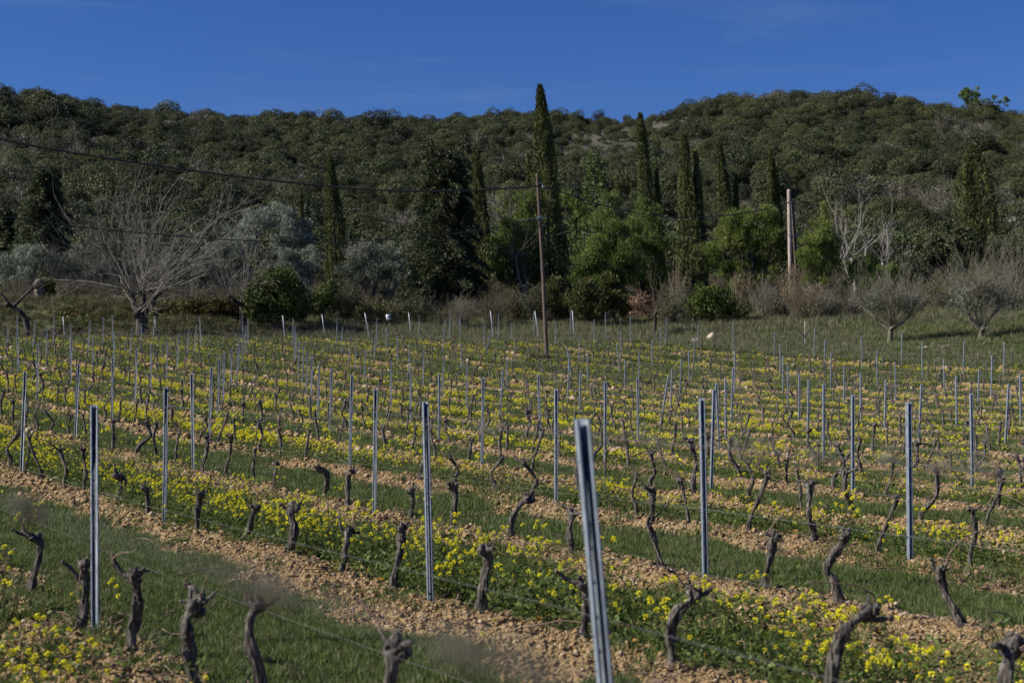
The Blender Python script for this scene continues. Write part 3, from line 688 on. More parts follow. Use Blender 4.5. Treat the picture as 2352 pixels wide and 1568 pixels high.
# ------------------------------------------------------------------ vines
def vine_meshes(path, arms, canes, r0=.042, seed=0, near=True, fat=1.0):
    sd, ns = (20, 64) if near else (8, 16)
    P = smooth_path(path, ns); t = np.linspace(0, 1, ns)
    R = r0 * (1 + .55 * np.exp(-t / .08)) * (1 - .22 * t) * (1 + .16 * np.sin(t * 9 + seed) + .10 * np.sin(t * 23 + seed * 2))
    R = R * (1 + .35 * np.exp(-((t - .97) / .10) ** 2) * fat)
    mb = tube(P, R, sd, .62 if near else .4, seed, 3.0)
    h = P[-1]
    for k in range(5 if near else 3):
        c = h + rng.normal(size=3) * r0 * .55 + [0, 0, r0 * .1]
        lump(mb, c, r0 * rng.uniform(.6, 1.05) * (.75 + .3 * fat), seed + k, 3 if near else 2, .45, 1.7)
    if near:
        for k in range(3):
            i = rng.integers(8, ns - 6); a = rng.random() * 6.28
            lump(mb, P[i] + np.array([math.cos(a), math.sin(a), 0]) * R[i] * .7, r0 * .42, seed + 20 + k, 2, .4, 2)
    for k in range(4 if near else 2):                              # pruned spurs
        e = rng.normal(size=3) * [1, 1, .4] + [0, 0, .9]; e = e / np.linalg.norm(e) * rng.uniform(.035, .10)
        b0 = h + rng.normal(size=3) * r0 * .5; tube(np.array([b0, b0 + e * .6 + rng.normal(size=3) * .006, b0 + e]), [r0 * .42, r0 * .3, r0 * .22], 7 if near else 4, .3, seed + k, 0, mb)
    for k, a in enumerate(arms):
        A = smooth_path(a, 12 if near else 6); tt = np.linspace(0, 1, len(A))
        tube(A, r0 * (.62 - .24 * tt) * (1 + .18 * np.sin(tt * 12 + k)), 9 if near else 5, .35, seed + 40 + k, 2, mb)
        lump(mb, A[-1], r0 * .55, seed + 50 + k, 2, .5, 1.8)
    tm = mb.mesh('trunk', M['vine'], smooth=True)
    cs = []
    for c in canes:
        A = smooth_path(c, 16 if near else 8); tt = np.linspace(0, 1, len(A))
        A = A + (np.sin(tt * 17 + seed)[:, None] * np.array([.004, .003, .004])) * (tt > .1)[:, None]
        cs.append(tube(A, (.0062 if near else .0075) * (1 - .55 * tt) * (1 + .18 * (np.sin(tt * 34) > .85)), 6 if near else 4).mesh('cane', M['cane'], smooth=True))
    return tm, cs

VG = 'old vine stocks planted along the rows'
# measured vines: row, foot..head pixels, arms, canes, how it looks
HAND = [
 (0, [(65,1380),(72,1340),(81,1304),(88,1249),(70,1232)], [[(70,1232),(50,1225),(33,1213)]], [[(48,1224),(52,1196),(75,1182),(97,1189)]], 'thick grey vine stock with its head bent left, at the lower left edge'),
 (0, [(183,1425),(195,1365),(192,1316),(198,1292)], [[(190,1330),(172,1305),(152,1286)]], [[(198,1292),(190,1350),(215,1405)]], 'ragged forked vine stock half hidden by the tall post at lower left'),
 (0, [(297,1490),(304,1441),(320,1380),(315,1318)], [[(315,1318),(292,1316),(271,1292),(265,1274)]], [[(268,1278),(285,1266),(329,1256)],[(268,1280),(262,1262)]], 'tall curved vine stock with one long arm crooked left over the grass'),
 (0, [(446,1540),(435,1456),(432,1395),(456,1359)], [[(456,1359),(447,1334),(426,1322)]], [[(458,1358),(470,1330),(492,1280)],[(426,1322),(432,1300)]], 'straight vine stock with a forked top beside the lower soil strip'),
 (0, [(612,1640),(595,1540),(578,1470),(576,1420),(592,1392)], [[(592,1392),(615,1388),(632,1375)],[(580,1410),(560,1385)]], [[(562,1386),(550,1350),(520,1300),(505,1275)]], 'dark vine stock rising from the bottom edge before the soil strip'),
 (0, [(895,1760),(892,1640),(895,1560),(905,1495)], [[(905,1495),(925,1485),(938,1478)],[(900,1500),(885,1492)]], [[(885,1488),(872,1460),(856,1435),(825,1400),(786,1374)]], 'blurred stubby vine head at the bottom edge with a cane reaching left'),
 (1, [(248,1176),(265,1146),(283,1112),(272,1096)], [[(272,1096),(264,1082),(262,1070)]], [[(262,1072),(250,1062),(240,1066)]], 'leaning vine stock right of the tall lower-left post'),
 (1, [(341,1204),(338,1167),(338,1137),(335,1122)], [[(335,1122),(325,1117)]], [[(340,1134),(355,1124),(376,1110)]], 'short vine stock with a knobbly head just left of a post foot'),
 (1, [(450,1232),(453,1182),(459,1148),(460,1133)], [[(460,1133),(475,1127)]], [[(458,1132),(450,1112),(432,1100)]], 'upright vine stock right of the post at the end of the flower strip'),
 (1, [(532,1265),(557,1242),(575,1213),(583,1180),(590,1166)], [[(590,1166),(580,1160)]], [[(590,1166),(596,1140),(603,1125)]], 'vine stock leaning far right out of the soil strip'),
 (1, [(643,1293),(667,1261),(679,1213),(668,1180),(672,1168)], [[(668,1180),(652,1168),(643,1160)]], [[(676,1170),(684,1152),(685,1135)]], 'thick swollen vine stock leaning right before the flowers'),
 (1, [(775,1338),(789,1298),(795,1249),(798,1224)], [[(798,1224),(783,1219),(777,1191)],[(798,1226),(820,1226)]], [[(777,1192),(772,1175),(765,1165)]], 'twisted vine stock with a two-armed head among the yellow flowers'),
 (1, [(898,1386),(903,1340),(910,1305),(920,1267),(923,1219)], [[(923,1222),(934,1206)]], [[(924,1219),(915,1200),(892,1190),(860,1194),(845,1204)]], 'slim vine stock with an arched cane, left of the central lower post'),
 (1, [(1104,1416),(1111,1334),(1120,1290),(1117,1262)], [[(1117,1262),(1132,1255)],[(1112,1268),(1104,1258)]], [[(1105,1258),(1080,1252),(1045,1247)],[(1130,1258),(1136,1240)]], 'stout vine stock with a fat knobbly head right of the central lower post'),
 (1, [(1330,1490),(1346,1415),(1348,1362),(1335,1338)], [[(1335,1338),(1298,1325),(1278,1307)]], [[(1335,1340),(1342,1318)]], 'vine stock with a long pruned arm left, behind the nearest blurred post'),
 (1, [(1555,1560),(1541,1490),(1540,1440),(1553,1404),(1584,1374),(1594,1358)], [[(1594,1358),(1615,1362),(1632,1350)],[(1590,1360),(1578,1345)]], [[(1570,1342),(1545,1312),(1515,1290),(1498,1272)],[(1602,1354),(1606,1325)]], 'big bowed vine stock right of the nearest blurred post'),
 (1, [(1892,1600),(1916,1502),(1934,1450),(1965,1418),(1998,1402)], [[(1980,1420),(2015,1426),(2052,1422)],[(1998,1402),(2012,1388)]], [[(2012,1388),(2000,1362),(1977,1348),(1920,1335),(1846,1334)]], 'dark vine stock leaning right at the bottom edge with a long red cane'),
 (1, [(2292,1600),(2312,1525),(2333,1496)], [[(2333,1496),(2300,1485),(2278,1478)],[(2333,1498),(2355,1490)]], [[(2333,1496),(2350,1480)]], 'large vine head cut off by the lower right corner'),
 (2, [(2244,1470),(2200,1412),(2176,1365),(2164,1318)], [[(2164,1318),(2152,1305),(2147,1288)],[(2166,1316),(2178,1302)]], [[(2178,1302),(2190,1274),(2225,1242),(2296,1208)]], 'long vine stock leaning left at right, one cane sweeping up right'),
 (2, [(1752,1355),(1764,1312),(1773,1270),(1776,1232)], [[(1776,1232),(1766,1222)]], [[(1768,1222),(1785,1200),(1815,1190)]], 'straight dark vine stock with a square head, right of centre below the rows'),
 (2, [(1940,1388),(1916,1335),(1898,1308),(1912,1275),(1932,1250),(1937,1232)], [[(1937,1232),(1948,1216)]], [[(1934,1234),(1932,1208),(1948,1196),(1973,1190)]], 'kinked vine stock with a hooked cane on top, left of the right-hand post'),
 (2, [(1525,1314),(1505,1245),(1491,1205),(1497,1175),(1497,1130)], [[(1497,1130),(1480,1115)],[(1491,1200),(1508,1182)]], [[(1508,1184),(1530,1160),(1560,1130),(1572,1118)],[(1480,1115),(1462,1095)]], 'tall double-kneed vine stock between the blurred post and the one right of it'),
 (2, [(1325,1297),(1313,1261),(1307,1222),(1314,1184)], [[(1314,1184),(1300,1170),(1284,1164)],[(1314,1184),(1337,1180)]], [[(1286,1164),(1270,1158)]], 'T-headed vine stock just left of the nearest blurred post'),
 (2, [(1170,1272),(1174,1215),(1190,1176),(1215,1156)], [[(1215,1156),(1222,1143)]], [[(1220,1146),(1232,1110),(1245,1090)],[(1216,1152),(1195,1138)]], 'vine stock bending sharply right over the grass strip'),
 (2, [(1041,1240),(1044,1182),(1046,1152),(1040,1130)], [[(1040,1130),(1030,1120)]], [[(1030,1120),(1042,1090),(1062,1070)]], 'slender upright vine stock right of the central lower post'),
 (2, [(936,1202),(947,1152),(944,1128)], [[(944,1128),(950,1112)]], [[(944,1128),(940,1104),(930,1085)]], 'thin vine stock just left of the central lower post top'),
 (2, [(801,1172),(798,1137),(800,1095),(812,1082)], [[(812,1082),(822,1078)]], [[(812,1082),(790,1060),(775,1055)]], 'vine stock with a small hooked head left of the middle post'),
 (2, [(735,1152),(749,1121),(750,1088),(738,1076)], [[(738,1076),(726,1072)]], [[(738,1076),(720,1062)]], 'vine stock with its head curled left above the soil strip'),
 (2, [(631,1146),(634,1091),(637,1070)], [[(637,1070),(628,1062)]], [[(637,1070),(650,1055)]], 'short straight vine stock amid flowers at centre left'),
]
hand_u = {}
vines = []
for k, (j, path, arms, canes, lb) in enumerate(HAND):
    xb, yb = path[0]
    X, Y = on_row(xb, j); z = float(ridge_h(X, Y)); u = NX * Y - NY * X
    hand_u.setdefault(j, []).append(u)
    if yb >= 1568:                                                # foot below the picture's edge: where the stock meets the sheet
        yb = YH + (CAMZ - z) / Y * F; path = [(xb, yb)] + path[1:]
    sc = lambda q, dep: np.array([[(a - xb) / F * Y, d, (yb - b) / F * Y] for (a, b), d in zip(q, dep)])
    L_ = np.linspace(0, 1, len(path)); dy = .07 * np.sin(L_ * 3 + k) * L_
    P3 = sc(path, dy); P3[0, 2] -= .06
    hy = dy[-1]
    A3 = [sc(a, hy + np.linspace(0, rng.normal(0, .05), len(a))) for a in arms]
    C3 = [sc(a, hy + np.linspace(0, rng.normal(0, .10), len(a))) for a in canes]
    rr = .025 + .008 * ((k * 37) % 7) / 6
    tm, cs = vine_meshes(P3, A3, C3, rr, k + 1, True)
    # keep the measured foot height when the fitted terrain is a few cm off
    zz = CAMZ + (YH - yb) / F * Y
    zz = min(max(zz, z - .10), z + .06)
    vines.append((Y, X, zz, tm, cs, 0.0, 1.0, j, lb, u))
VAR = []
for k in range(16):
    h = rng.uniform(.46, .68); a = rng.choice([0, math.pi]) + rng.normal(0, .5); b = rng.uniform(.02, .26)
    d = np.array([math.cos(a), math.sin(a), 0]); kn = rng.normal(size=3) * .05
    path = [np.array([0, 0, -.07]), d * b * .15 + [0, 0, h * .25], d * b * .7 + kn + [0, 0, h * .6], d * b + [0, 0, h]]
    s = rng.choice([-1, 1]); hd = path[-1]
    ax = np.array([1.0, 0, 0])
    arms = [[hd, hd + ax * s * .07 + [0, 0, .02], hd + ax * s * rng.uniform(.1, .2) + [0, rng.normal() * .04, rng.uniform(0, .09)]]]
    if rng.random() < .6: arms.append([hd, hd - ax * s * .05 + [0, 0, .03], hd - ax * s * rng.uniform(.06, .15) + [0, rng.normal() * .04, rng.uniform(.02, .1)]])
    canes = []
    for q in range(rng.integers(1, 4)):
        ss = s if q == 0 else -s; e = arms[min(q, len(arms) - 1)][-1]; l = rng.uniform(.2, .6)
        canes.append([e, e + ax * ss * l * .3 + [0, rng.normal() * .05, rng.uniform(.04, .2)], e + ax * ss * l + [0, rng.normal() * .1, rng.uniform(-.05, .28)]])
    st = k * 10 + 3
    r0 = rng.uniform(.022, .034)
    rs = rng.bit_generator.state
    VAR.append((vine_meshes(path, arms, canes, r0, st, True), vine_meshes(path, arms, canes, r0 * 1.15, st, False), b, h))
cand = []
for j in range(0, 21):
    r = row_u(j)
    if not r: continue
    for k in np.arange(math.floor((r[0] - U0) / .987), math.ceil((r[1] - U0) / .987)):
        u = U0 + SK * S * j + (k + .5) * .987 + rng.normal(0, .07)
        if j in hand_u and min(hand_u[j]) - .5 < u < max(hand_u[j]) + .6: continue
        if j == 0 and u < max(hand_u[0]): continue
        if rng.random() < .06: continue
        X, Y = xy(j, u)
        if Y > 86 or not inview(X, Y, pad=10): continue
        cand.append((Y, X, j, u))
cand.sort()
NIND = 300 - len(vines)
pick = cand[:NIND]; rest = cand[NIND:]
for Y, X, j, u in pick:
    v = rng.integers(0, len(VAR)); near, far, b, h = VAR[v]
    (tm, cs) = near if Y < 22 else far
    vines.append((Y, X, float(ridge_h(X, Y)) - .01, tm, cs, YAW + math.pi / 2 + (math.pi if rng.random() < .5 else 0) + rng.normal(0, .5), rng.uniform(.78, 1.05), j, None, u))
byrow = {}
for i, v in enumerate(vines): byrow.setdefault(v[7], []).append((-v[9], i))
for j in byrow:
    byrow[j].sort()
    for k, (_, i) in enumerate(byrow[j]):
        Y, X, z, tm, cs, rz, sc, jj, lb, u = vines[i]
        if lb is None: lb = 'gnarled grey vine stock, %s from the left in the %s vine row' % (ordn(k + 1), ordn(j + 1))
        t = thing('vine_stock', lb, 'vine', (X, Y, z), VG)
        t.rotation_euler = (0, 0, rz); t.scale = (sc,) * 3
        link('trunk', tm, t)
        for c in cs: link('cane', c, t)
# the vines farther off than the 300 nearest: one mass
FV = []
for (near, (tm, cs), b, h) in VAR:
    part = []
    for mi, me in [(0, tm)] + [(1, c) for c in cs]:
        n = len(me.vertices); v = np.empty(n * 3, np.float32); me.vertices.foreach_get('co', v)
        me.calc_loop_triangles(); f = np.empty(len(me.loop_triangles) * 3, np.int32); me.loop_triangles.foreach_get('vertices', f)
        part.append((mi, v.reshape(-1, 3), f.reshape(-1, 3)))
    FV.append(part)
mb = MB()
for Y, X, j, u in rest:
    part = FV[rng.integers(0, len(FV))]; a = YAW + math.pi / 2 + (math.pi if rng.random() < .5 else 0) + rng.normal(0, .5); s = rng.uniform(.82, 1.08)
    Rm = np.array([[math.cos(a), -math.sin(a), 0], [math.sin(a), math.cos(a), 0], [0, 0, 1]]) * s
    for mi, v, f in part: mb.add(v @ Rm.T + [X, Y, float(ridge_h(X, Y)) - .01], None, f, mi)
if rest:
    o = mb.obj('far_vine_stocks', [M['vine'], M['cane']], smooth=True); tag(o, 'small dark vine stocks massed in the far rows', 'vines', None, 'stuff')

# prunings lying on the soil strips
for k, (px, py, l, a) in enumerate(((470, 1330, .7, .4), (330, 1250, .5, 2.4), (1310, 1495, .6, -.3), (1830, 1305, .35, .3), (2020, 1325, .5, .1), (700, 1405, .5, 1.2), (1450, 1235, .4, .2), (2280, 1445, .5, .5))):
    X, Y = hit(px, py); z = float(ridge_h(X, Y)) + .05
    t = np.linspace(-.5, .5, 10); P = np.stack([t * l * math.cos(a), t * l * math.sin(a), .03 * np.cos(t * 5) + rng.normal(0, .006, 10)], -1)
    o = tube(P, .005 * (1 - .3 * t), 5).obj('pruned_cane', M['cane'], None, (X, Y, z), True)
    near = min(HAND, key=lambda h: (h[1][0][0] - px) ** 2 + (h[1][0][1] - py) ** 2)[4]
    tag(o, ['curved dry cane lying across the lower-left soil strip', 'cut cane lying on soil below the second post from left', 'dry cane on soil at the foot of the nearest blurred post', 'cut cane before the thick vine left of the right post', 'dry cane lying left of the right-hand post foot', 'cut cane on soil below the double-headed vine', 'cut cane lying on the soil strip beyond the blurred post', 'pale cane on soil near the lower right corner'][k], 'cut cane', 'prunings on the soil')

# ------------------------------------------------------------------ crowns
def blob_pts(blobs, n, lo=.5, gap=.33, gfr=.9, seed=0, zmin=-1e9):
    """points in the outer shells of ellipsoids (c, r); noise opens gaps in the crown"""
    vol = np.array([(r[0] * r[1] * r[2]) ** .75 for c, r in blobs]); pick = rng.choice(len(blobs), int(n * 1.9), p=vol / vol.sum())
    C = np.array([c for c, r in blobs])[pick]; R = np.array([r for c, r in blobs])[pick]
    d = unit(rng.normal(size=(len(pick), 3))); k = lo + (1 - lo) * rng.random(len(pick)) ** .6
    k = k * (1 + .28 * (vn3(d * 2.3 + C, seed) - .5) * 2)
    P = C + d * R * k[:, None]
    keep = (vn3(P * gfr + seed * 7.7, seed + 1) > gap) & (P[:, 2] > zmin)
    return P[keep][:n], d[keep][:n]

def leafdir(d, style):
    r = rng.normal(size=d.shape)
    if style == 'up': return d * .5 + np.array([0, 0, 1.0]) + r * .35
    if style == 'droop': return d * .6 + np.array([0, 0, -.7]) + r * .45
    if style == 'out': return d + np.array([0, 0, .25]) + r * .5
    return r + d * .3

def pxblobs(X, Y, z, bl):
    out = []
    for q in bl:
        cx, cy, rx, ry = q[:4]; dy = q[4] if len(q) > 4 else 0
        s = Y / F
        out.append((((cx - CX) * s - X, dy, CAMZ + (YH - cy) * s - z), (rx * s, (rx * .5 + ry * .5) * s * .9, ry * s)))
    return out

def blob_tree(name, label, cat, Y, xb, bl, n, Lf, Wf, mat, style, group=None, trunk=.12, lo=.5, gap=.33, gfr=.9, bark='bark', part='crown', bend=.1, sub=0):
    X = (xb - CX) / F * Y; z = Tz(X, Y); t = thing(name, label, cat, (X, Y, z), group)
    B = pxblobs(X, Y, z, bl); B0 = B
    if sub:
        B = []
        for c, r in B0:
            c = np.array(c); r = np.array(r)
            B.append((tuple(c), tuple(r * .72)))
            for q in range(sub):
                dd = rng.normal(size=3) + [0, -.2, .35]; dd /= np.linalg.norm(dd); k = rng.uniform(.22, .42)
                B.append((tuple(c + dd * r * rng.uniform(.72, .95)), tuple(np.array([r.mean()] * 3) * k)))
    P, d = blob_pts(B, n, lo, gap, gfr, int(xb) % 97, .02)
    mb = MB(); cards(mb, P, leafdir(d, style), Lf * rng.uniform(.6, 1.3, len(P)), Wf * rng.uniform(.7, 1.2, len(P)), tint=np.clip(vn3(P * 1.1, 3) * .7 + rng.normal(.15, .2, len(P)), 0, 1), bend=bend, face=d if style != 'up' else None, jit=.6)
    mb.obj(part, M[mat], t)
    if trunk:
        tm = MB()
        for k, (c, r) in enumerate(B0[:7]):
            c = np.array(c); fork = np.array([c[0] * .2, 0, min(max(.25 * c[2], .3), c[2] * .6)])
            tube(smooth_path([[rng.normal() * .03, 0, -.3], fork, c * [.8, 1, .75], c + [0, 0, r[2] * .5]], 10), np.linspace(trunk, trunk * .25, 10), 6, .2, k, mb=tm)
        tm.obj('trunk', M[bark], t, smooth=True)
    return t

def cypress(label, xb, xt, yt, hw, Y, n, twin=None, group='cypress trees beyond the vineyard', mat='cypress', broad=False, name='cypress_tree'):
    X = (xb - CX) / F * Y; z = Tz(X, Y); t = thing(name, label, 'tree', (X, Y, z), group)
    mb = MB(); tm = MB()
    for k, (x0, x1, ytop, w_) in enumerate([(xb, xt, yt, hw)] + (twin or [])):
        Hh = CAMZ + (YH - ytop) / F * Y - z; R = w_ / F * Y; dx = (x1 - x0) / F * Y; ox = (x0 - xb) / F * Y
        m = int(n * 1.6 * (1 if k == 0 else .45))
        tt = rng.random(m) ** .85; th = rng.random(m) * 6.283
        prof = np.minimum(1, .5 + tt / .2) * (np.clip(1 - tt, 0, 1) ** .72 if not broad else np.clip(1 - tt ** 2.6, 0, 1) ** .75) + .03
        q = np.stack([np.cos(th) * 2.4, np.sin(th) * 2.4, tt * Hh * .22], -1)
        q2 = np.stack([np.cos(th) * 2.6, np.sin(th) * 2.6, tt * Hh * .95], -1)
        lum = .35 + .95 * vn3(q + xb, k) + .42 * vn3(q2 + xb * .3, k + 5)
        rr = R * prof * lum * (.62 + .38 * rng.random(m) ** .5)
        P = np.stack([ox + dx * tt ** 1.6 + rr * np.cos(th), rr * np.sin(th), .25 + tt * (Hh - .45)], -1)
        D = np.stack([np.cos(th) * .35, np.sin(th) * .35, np.ones(m)], -1) + rng.normal(size=(m, 3)) * .28
        gapk = vn3(q2 * 1.2 + 9.1, k + 8) > .2
        P, D = P[gapk], D[gapk]
        cards(mb, P, D, rng.uniform(.16, .34, len(P)), rng.uniform(.07, .125, len(P)), tint=np.clip(vn3(P * .9, 2) * .6 + rng.normal(.2, .2, len(P)), 0, 1), bend=.1)
        zz = np.linspace(-.3, Hh * .93, 14); u_ = np.clip(zz / Hh, 0, 1)
        tube(np.stack([ox + dx * u_ ** 1.6, 0 * zz, zz], -1), np.maximum(.03, .16 * (1 - u_)), 7, .2, k, mb=tm)
    mb.obj('crown', M[mat], t); tm.obj('trunk', M['bark'], t, smooth=True)
    return t

def conifer(name, label, xb, yt, hw, Y, n, mat, group=None, tops=None, droop=.5, irr=.4, Ls=.34, pw=.75):
    X = (xb - CX) / F * Y; z = Tz(X, Y); t = thing(name, label, 'tree', (X, Y, z), group)
    Hh = CAMZ + (YH - yt) / F * Y - z; R = hw / F * Y
    tm = MB(); PP, DD = [], []
    zz = np.linspace(-.3, Hh * .97, 16); tube(np.stack([.05 * np.sin(zz), 0 * zz, zz], -1), np.maximum(.03, .30 * (1 - np.clip(zz / Hh, 0, 1))), 8, .2, 1, mb=tm)
    starts = []
    nb = int(11 * Hh)
    for k in range(nb):
        h = (k + rng.random()) / nb; a = k * 2.39996 + rng.normal() * .4
        l = R * (1 - h) ** pw * rng.uniform(1 - irr, 1.08) + .25
        starts.append((np.array([.05 * math.sin(h * Hh), 0, .25 + h * (Hh - .3)]), a, l))
    for q in (tops or []):                                        # extra leaders (x, y, length in px of the picture)
        p = np.array([(q[0] - xb) / F * Y, 0, CAMZ + (YH - q[1]) / F * Y - z])
        for k in range(44):
            h = k / 44; starts.append((np.array([p[0] * (.35 + .65 * h), 0, Hh * .6 + (p[2] - Hh * .6) * h]), k * 2.4, (1 - h) * R * .30 + .32))
    per = max(6, n // len(starts))
    Lsum = sum(s[2] for s in starts)
    for (p, a, l) in starts:
        m = max(5, int(n * l / Lsum)); s = rng.random(m) ** .6
        out = np.array([math.cos(a), math.sin(a), 0]); sd = np.array([-math.sin(a), math.cos(a), 0])
        curve = l * (.30 * s - .55 * s ** 2 * droop)
        Pp = p + out * (s * l)[:, None] + np.stack([0 * s, 0 * s, curve], -1) + sd * (rng.normal(size=m) * .16 * (l * .5 + .3) * (1.1 - s * .6))[:, None] + np.stack([0 * s, 0 * s, rng.normal(size=m) * .10], -1)
        PP.append(Pp); DD.append(out * .8 + sd * rng.normal(size=(m, 1)) * .6 + np.array([0, 0, 1]) * rng.normal(-.45 * droop + .1, .4, size=(m, 1)))
        tube(np.array([p, p + out * l * .5 + [0, 0, l * .08], p + out * l * .95 + [0, 0, l * (.28 - .5 * droop)]]), [.045, .03, .012], 4, mb=tm)
    if droop > .6:                                                # dense inner foliage
        m = n // 3; h = rng.random(m) ** 1.2 * .93; a = rng.random(m) * 6.283
        q = R * (1 - h) ** pw * .72 * rng.random(m) ** .4 * (.7 + .6 * vn3(np.stack([np.cos(a) * 1.5, np.sin(a) * 1.5, h * Hh * .9], -1), 4))
        PP.append(np.stack([q * np.cos(a), q * np.sin(a), .3 + h * (Hh - .3)], -1)); DD.append(np.stack([np.cos(a), np.sin(a), rng.normal(-.3, .5, m)], -1))
    P = np.concatenate(PP); D = np.concatenate(DD); mb = MB()
    cards(mb, P, D, Ls * rng.uniform(.6, 1.25, len(P)), Ls * .36 * rng.uniform(.7, 1.2, len(P)), tint=np.clip(rng.normal(.42, .25, len(P)), 0, 1), bend=-.15)
    mb.obj('crown', M[mat], t); tm.obj('trunk', M['bark'], t, smooth=True)
    return t

def shoots(mb, p, d, l, r, depth, sides=4, spread=.55, up=.25, kids=4, wob=.07, m=0):
    n = 5 if depth else 4
    P = [np.asarray(p, float)]; dd = np.asarray(d, float) / np.linalg.norm(d)
    for k in range(n):
        dd = dd + rng.normal(size=3) * wob + np.array([0, 0, up * .12]); dd /= np.linalg.norm(dd); P.append(P[-1] + dd * l / n)
    tube(np.array(P), np.linspace(r, r * .45, n + 1), sides, mb=mb, m=m, cap=False)
    if depth:
        for k in range(kids):
            i = rng.integers(1, n + 1); e = rng.normal(size=3); e -= e.dot(dd) * dd; e /= np.linalg.norm(e) + 1e-9
            shoots(mb, P[i], dd + e * spread * rng.uniform(.5, 1.3), l * rng.uniform(.35, .62), r * .5, depth - 1, 3, spread, up, kids, wob, m)

def bare_tree(name, label, xb, yb, Y, knees, nsh, lmin, lmax, r, mat='bark', sh='twig', group=None, fan=1.0, depth=2, kids=4, up=.3, tr=.3, cat='tree'):
    """knees: polylines (px) of the thick wood; shoots spring from their ends"""
    X = (xb - CX) / F * Y; z = Tz(X, Y); s = Y / F
    t = thing(name, label, cat, (X, Y, z), group)
    zoff = CAMZ + (YH - yb) * s - z
    tm = MB(); bm_ = MB(); ends_ = []
    for k, kn in enumerate(knees):
        P = np.array([[(a - xb) * s, q * .5, (yb - b) * s] for (a, b), q in zip(kn, np.linspace(0, rng.normal(), len(kn)))]); P[0, 2] -= .4 if k == 0 else 0
        rr = np.linspace(tr, tr * .62, 12) if k == 0 else np.linspace(tr * .62, tr * .34, 12)
        tube(smooth_path(P, 12), rr * (1 + .1 * np.sin(np.arange(12) * 2.1)), 12, .3, k + 2, 1.5, tm); lump(tm, P[-1], rr[-1] * 1.35, k, 2, .4, 1.6)
        ends_.append((P[-1], P[-1] - P[-2]))
    for k in range(nsh):
        p, d = ends_[rng.integers(0, len(ends_))]
        a = rng.random() * 6.283; el = rng.uniform(.10, 1.0) ** fan
        dd = np.array([math.cos(a) * (1 - el ** 2) ** .5, math.sin(a) * (1 - el ** 2) ** .5, el])
        shoots(bm_, p + rng.normal(size=3) * .12, dd, rng.uniform(lmin, lmax), r * rng.uniform(.6, 1.2), depth, 4, .5, up, kids)
    tm.obj('trunk', M[mat], t, smooth=True); bm_.obj('branches', M[sh], t)
    return t

def twig_bush(label, xb, yt, hw, Y, n, mat='twigb', leaf=None, nl=0, name='twiggy_bush', group='scrub bushes along the field edge', up=1.2, cat='bush', dn=2):
    X = (xb - CX) / F * Y; z = Tz(X, Y); t = thing(name, label, cat, (X, Y, z), group)
    Hh = CAMZ + (YH - yt) / F * Y - z; R = hw / F * Y; mb = MB(); tips = []
    for k in range(n):
        a = rng.random() * 6.283; q = math.sqrt(rng.random()); e = np.array([math.cos(a) * R * q, math.sin(a) * R * q, Hh * (1 - .45 * q ** 2) * rng.uniform(.6, 1.05)])
        b = np.array([math.cos(a) * R * q * .35, math.sin(a) * R * q * .35, -.05]); mid = b + (e - b) * .55 + np.array([0, 0, .1 * Hh]) + rng.normal(size=3) * .08
        P = smooth_path([b, mid, e], 6); tube(P, np.linspace(.016, .006, 6), 3, mb=mb, cap=False)
        for c in range(dn * 2):
            i = rng.integers(2, 6); f = P[i] + (np.array([math.cos(a), math.sin(a), up]) * .25 + rng.normal(size=3) * .18) * rng.uniform(.4, 1.2) * min(Hh, 2.2) * .5
            tube(np.array([P[i], (P[i] + f) / 2 + rng.normal(size=3) * .03, f]), [.009, .007, .004], 3, mb=mb, cap=False); tips.append(f)
            tips.append((P[i] + f) / 2)
    mb.obj('branches', M[mat], t)
    if leaf:
        T_ = np.array(tips); P = T_[rng.integers(0, len(T_), nl)] + rng.normal(size=(nl, 3)) * .12; lb = MB()
        cards(lb, P, rng.normal(size=(nl, 3)) + [0, 0, .6], rng.uniform(.09, .2, nl), rng.uniform(.04, .09, nl)); lb.obj('leaves', M[leaf], t)
    return t

# ------------------------------------------------------------------ trees beyond the vines
cypress('tallest cypress, a narrow dark spire rising above the ridge behind the leaning pole', 1264, 1240, 193, 44, 108, 9500)
cypress('narrow cypress half hidden left of the tallest cypress', 1219, 1214, 352, 21, 109.5, 2600)
cypress('single slender cypress standing behind the round grey olive trees', 772, 757, 352, 29, 119, 5200)
cypress('thin twin-stemmed cypress on the slope behind the silvery olives', 694, 691, 428, 9, 132, 1500, [(708, 708, 455, 8)])
cypress('dark cypress pressed against the right side of the big shaggy conifer', 1108, 1091, 338, 30, 111, 4800)
cypress('hooked-tip cypress with a smaller stem at its right, above the round pines', 1489, 1470, 258, 29, 125, 5200, [(1513, 1508, 385, 12)])
cypress('tall double-stemmed cypress between the round pines, pale at its left', 1590, 1570, 305, 34, 112, 7200, [(1608, 1598, 345, 17)])
cypress('curved cypress above the right-hand pines, with a lower stem beside it', 1674, 1650, 315, 23, 128, 4200, [(1692, 1690, 400, 11)])
cypress('slim cypress just left of the pale broken pole', 1779, 1770, 340, 27, 124, 4600, [(1790, 1786, 420, 12)])
cypress('broad blunt cypress with a lumpy crown at the right', 2250, 2235, 330, 46, 109, 9000, broad=True)
conifer('conifer_tree', 'big dark shaggy conifer with two drooping tops in the middle', 1022, 340, 122, 104, 46000, 'cedar', None, [(980, 312), (1070, 300)], 1.0, .32, .25, .5)
conifer('conifer_tree', 'dark conifer with a ragged two-pointed top at the far left', 98, 380, 96, 112, 24000, 'cedar', None, [(126, 376)], 1.0, .35, .26, .55)
conifer('conifer_tree', 'dark conifer cut by the left edge behind the olives', 8, 470, 74, 114, 14000, 'cedar', None, None, 1.0, .35, .26, .55)
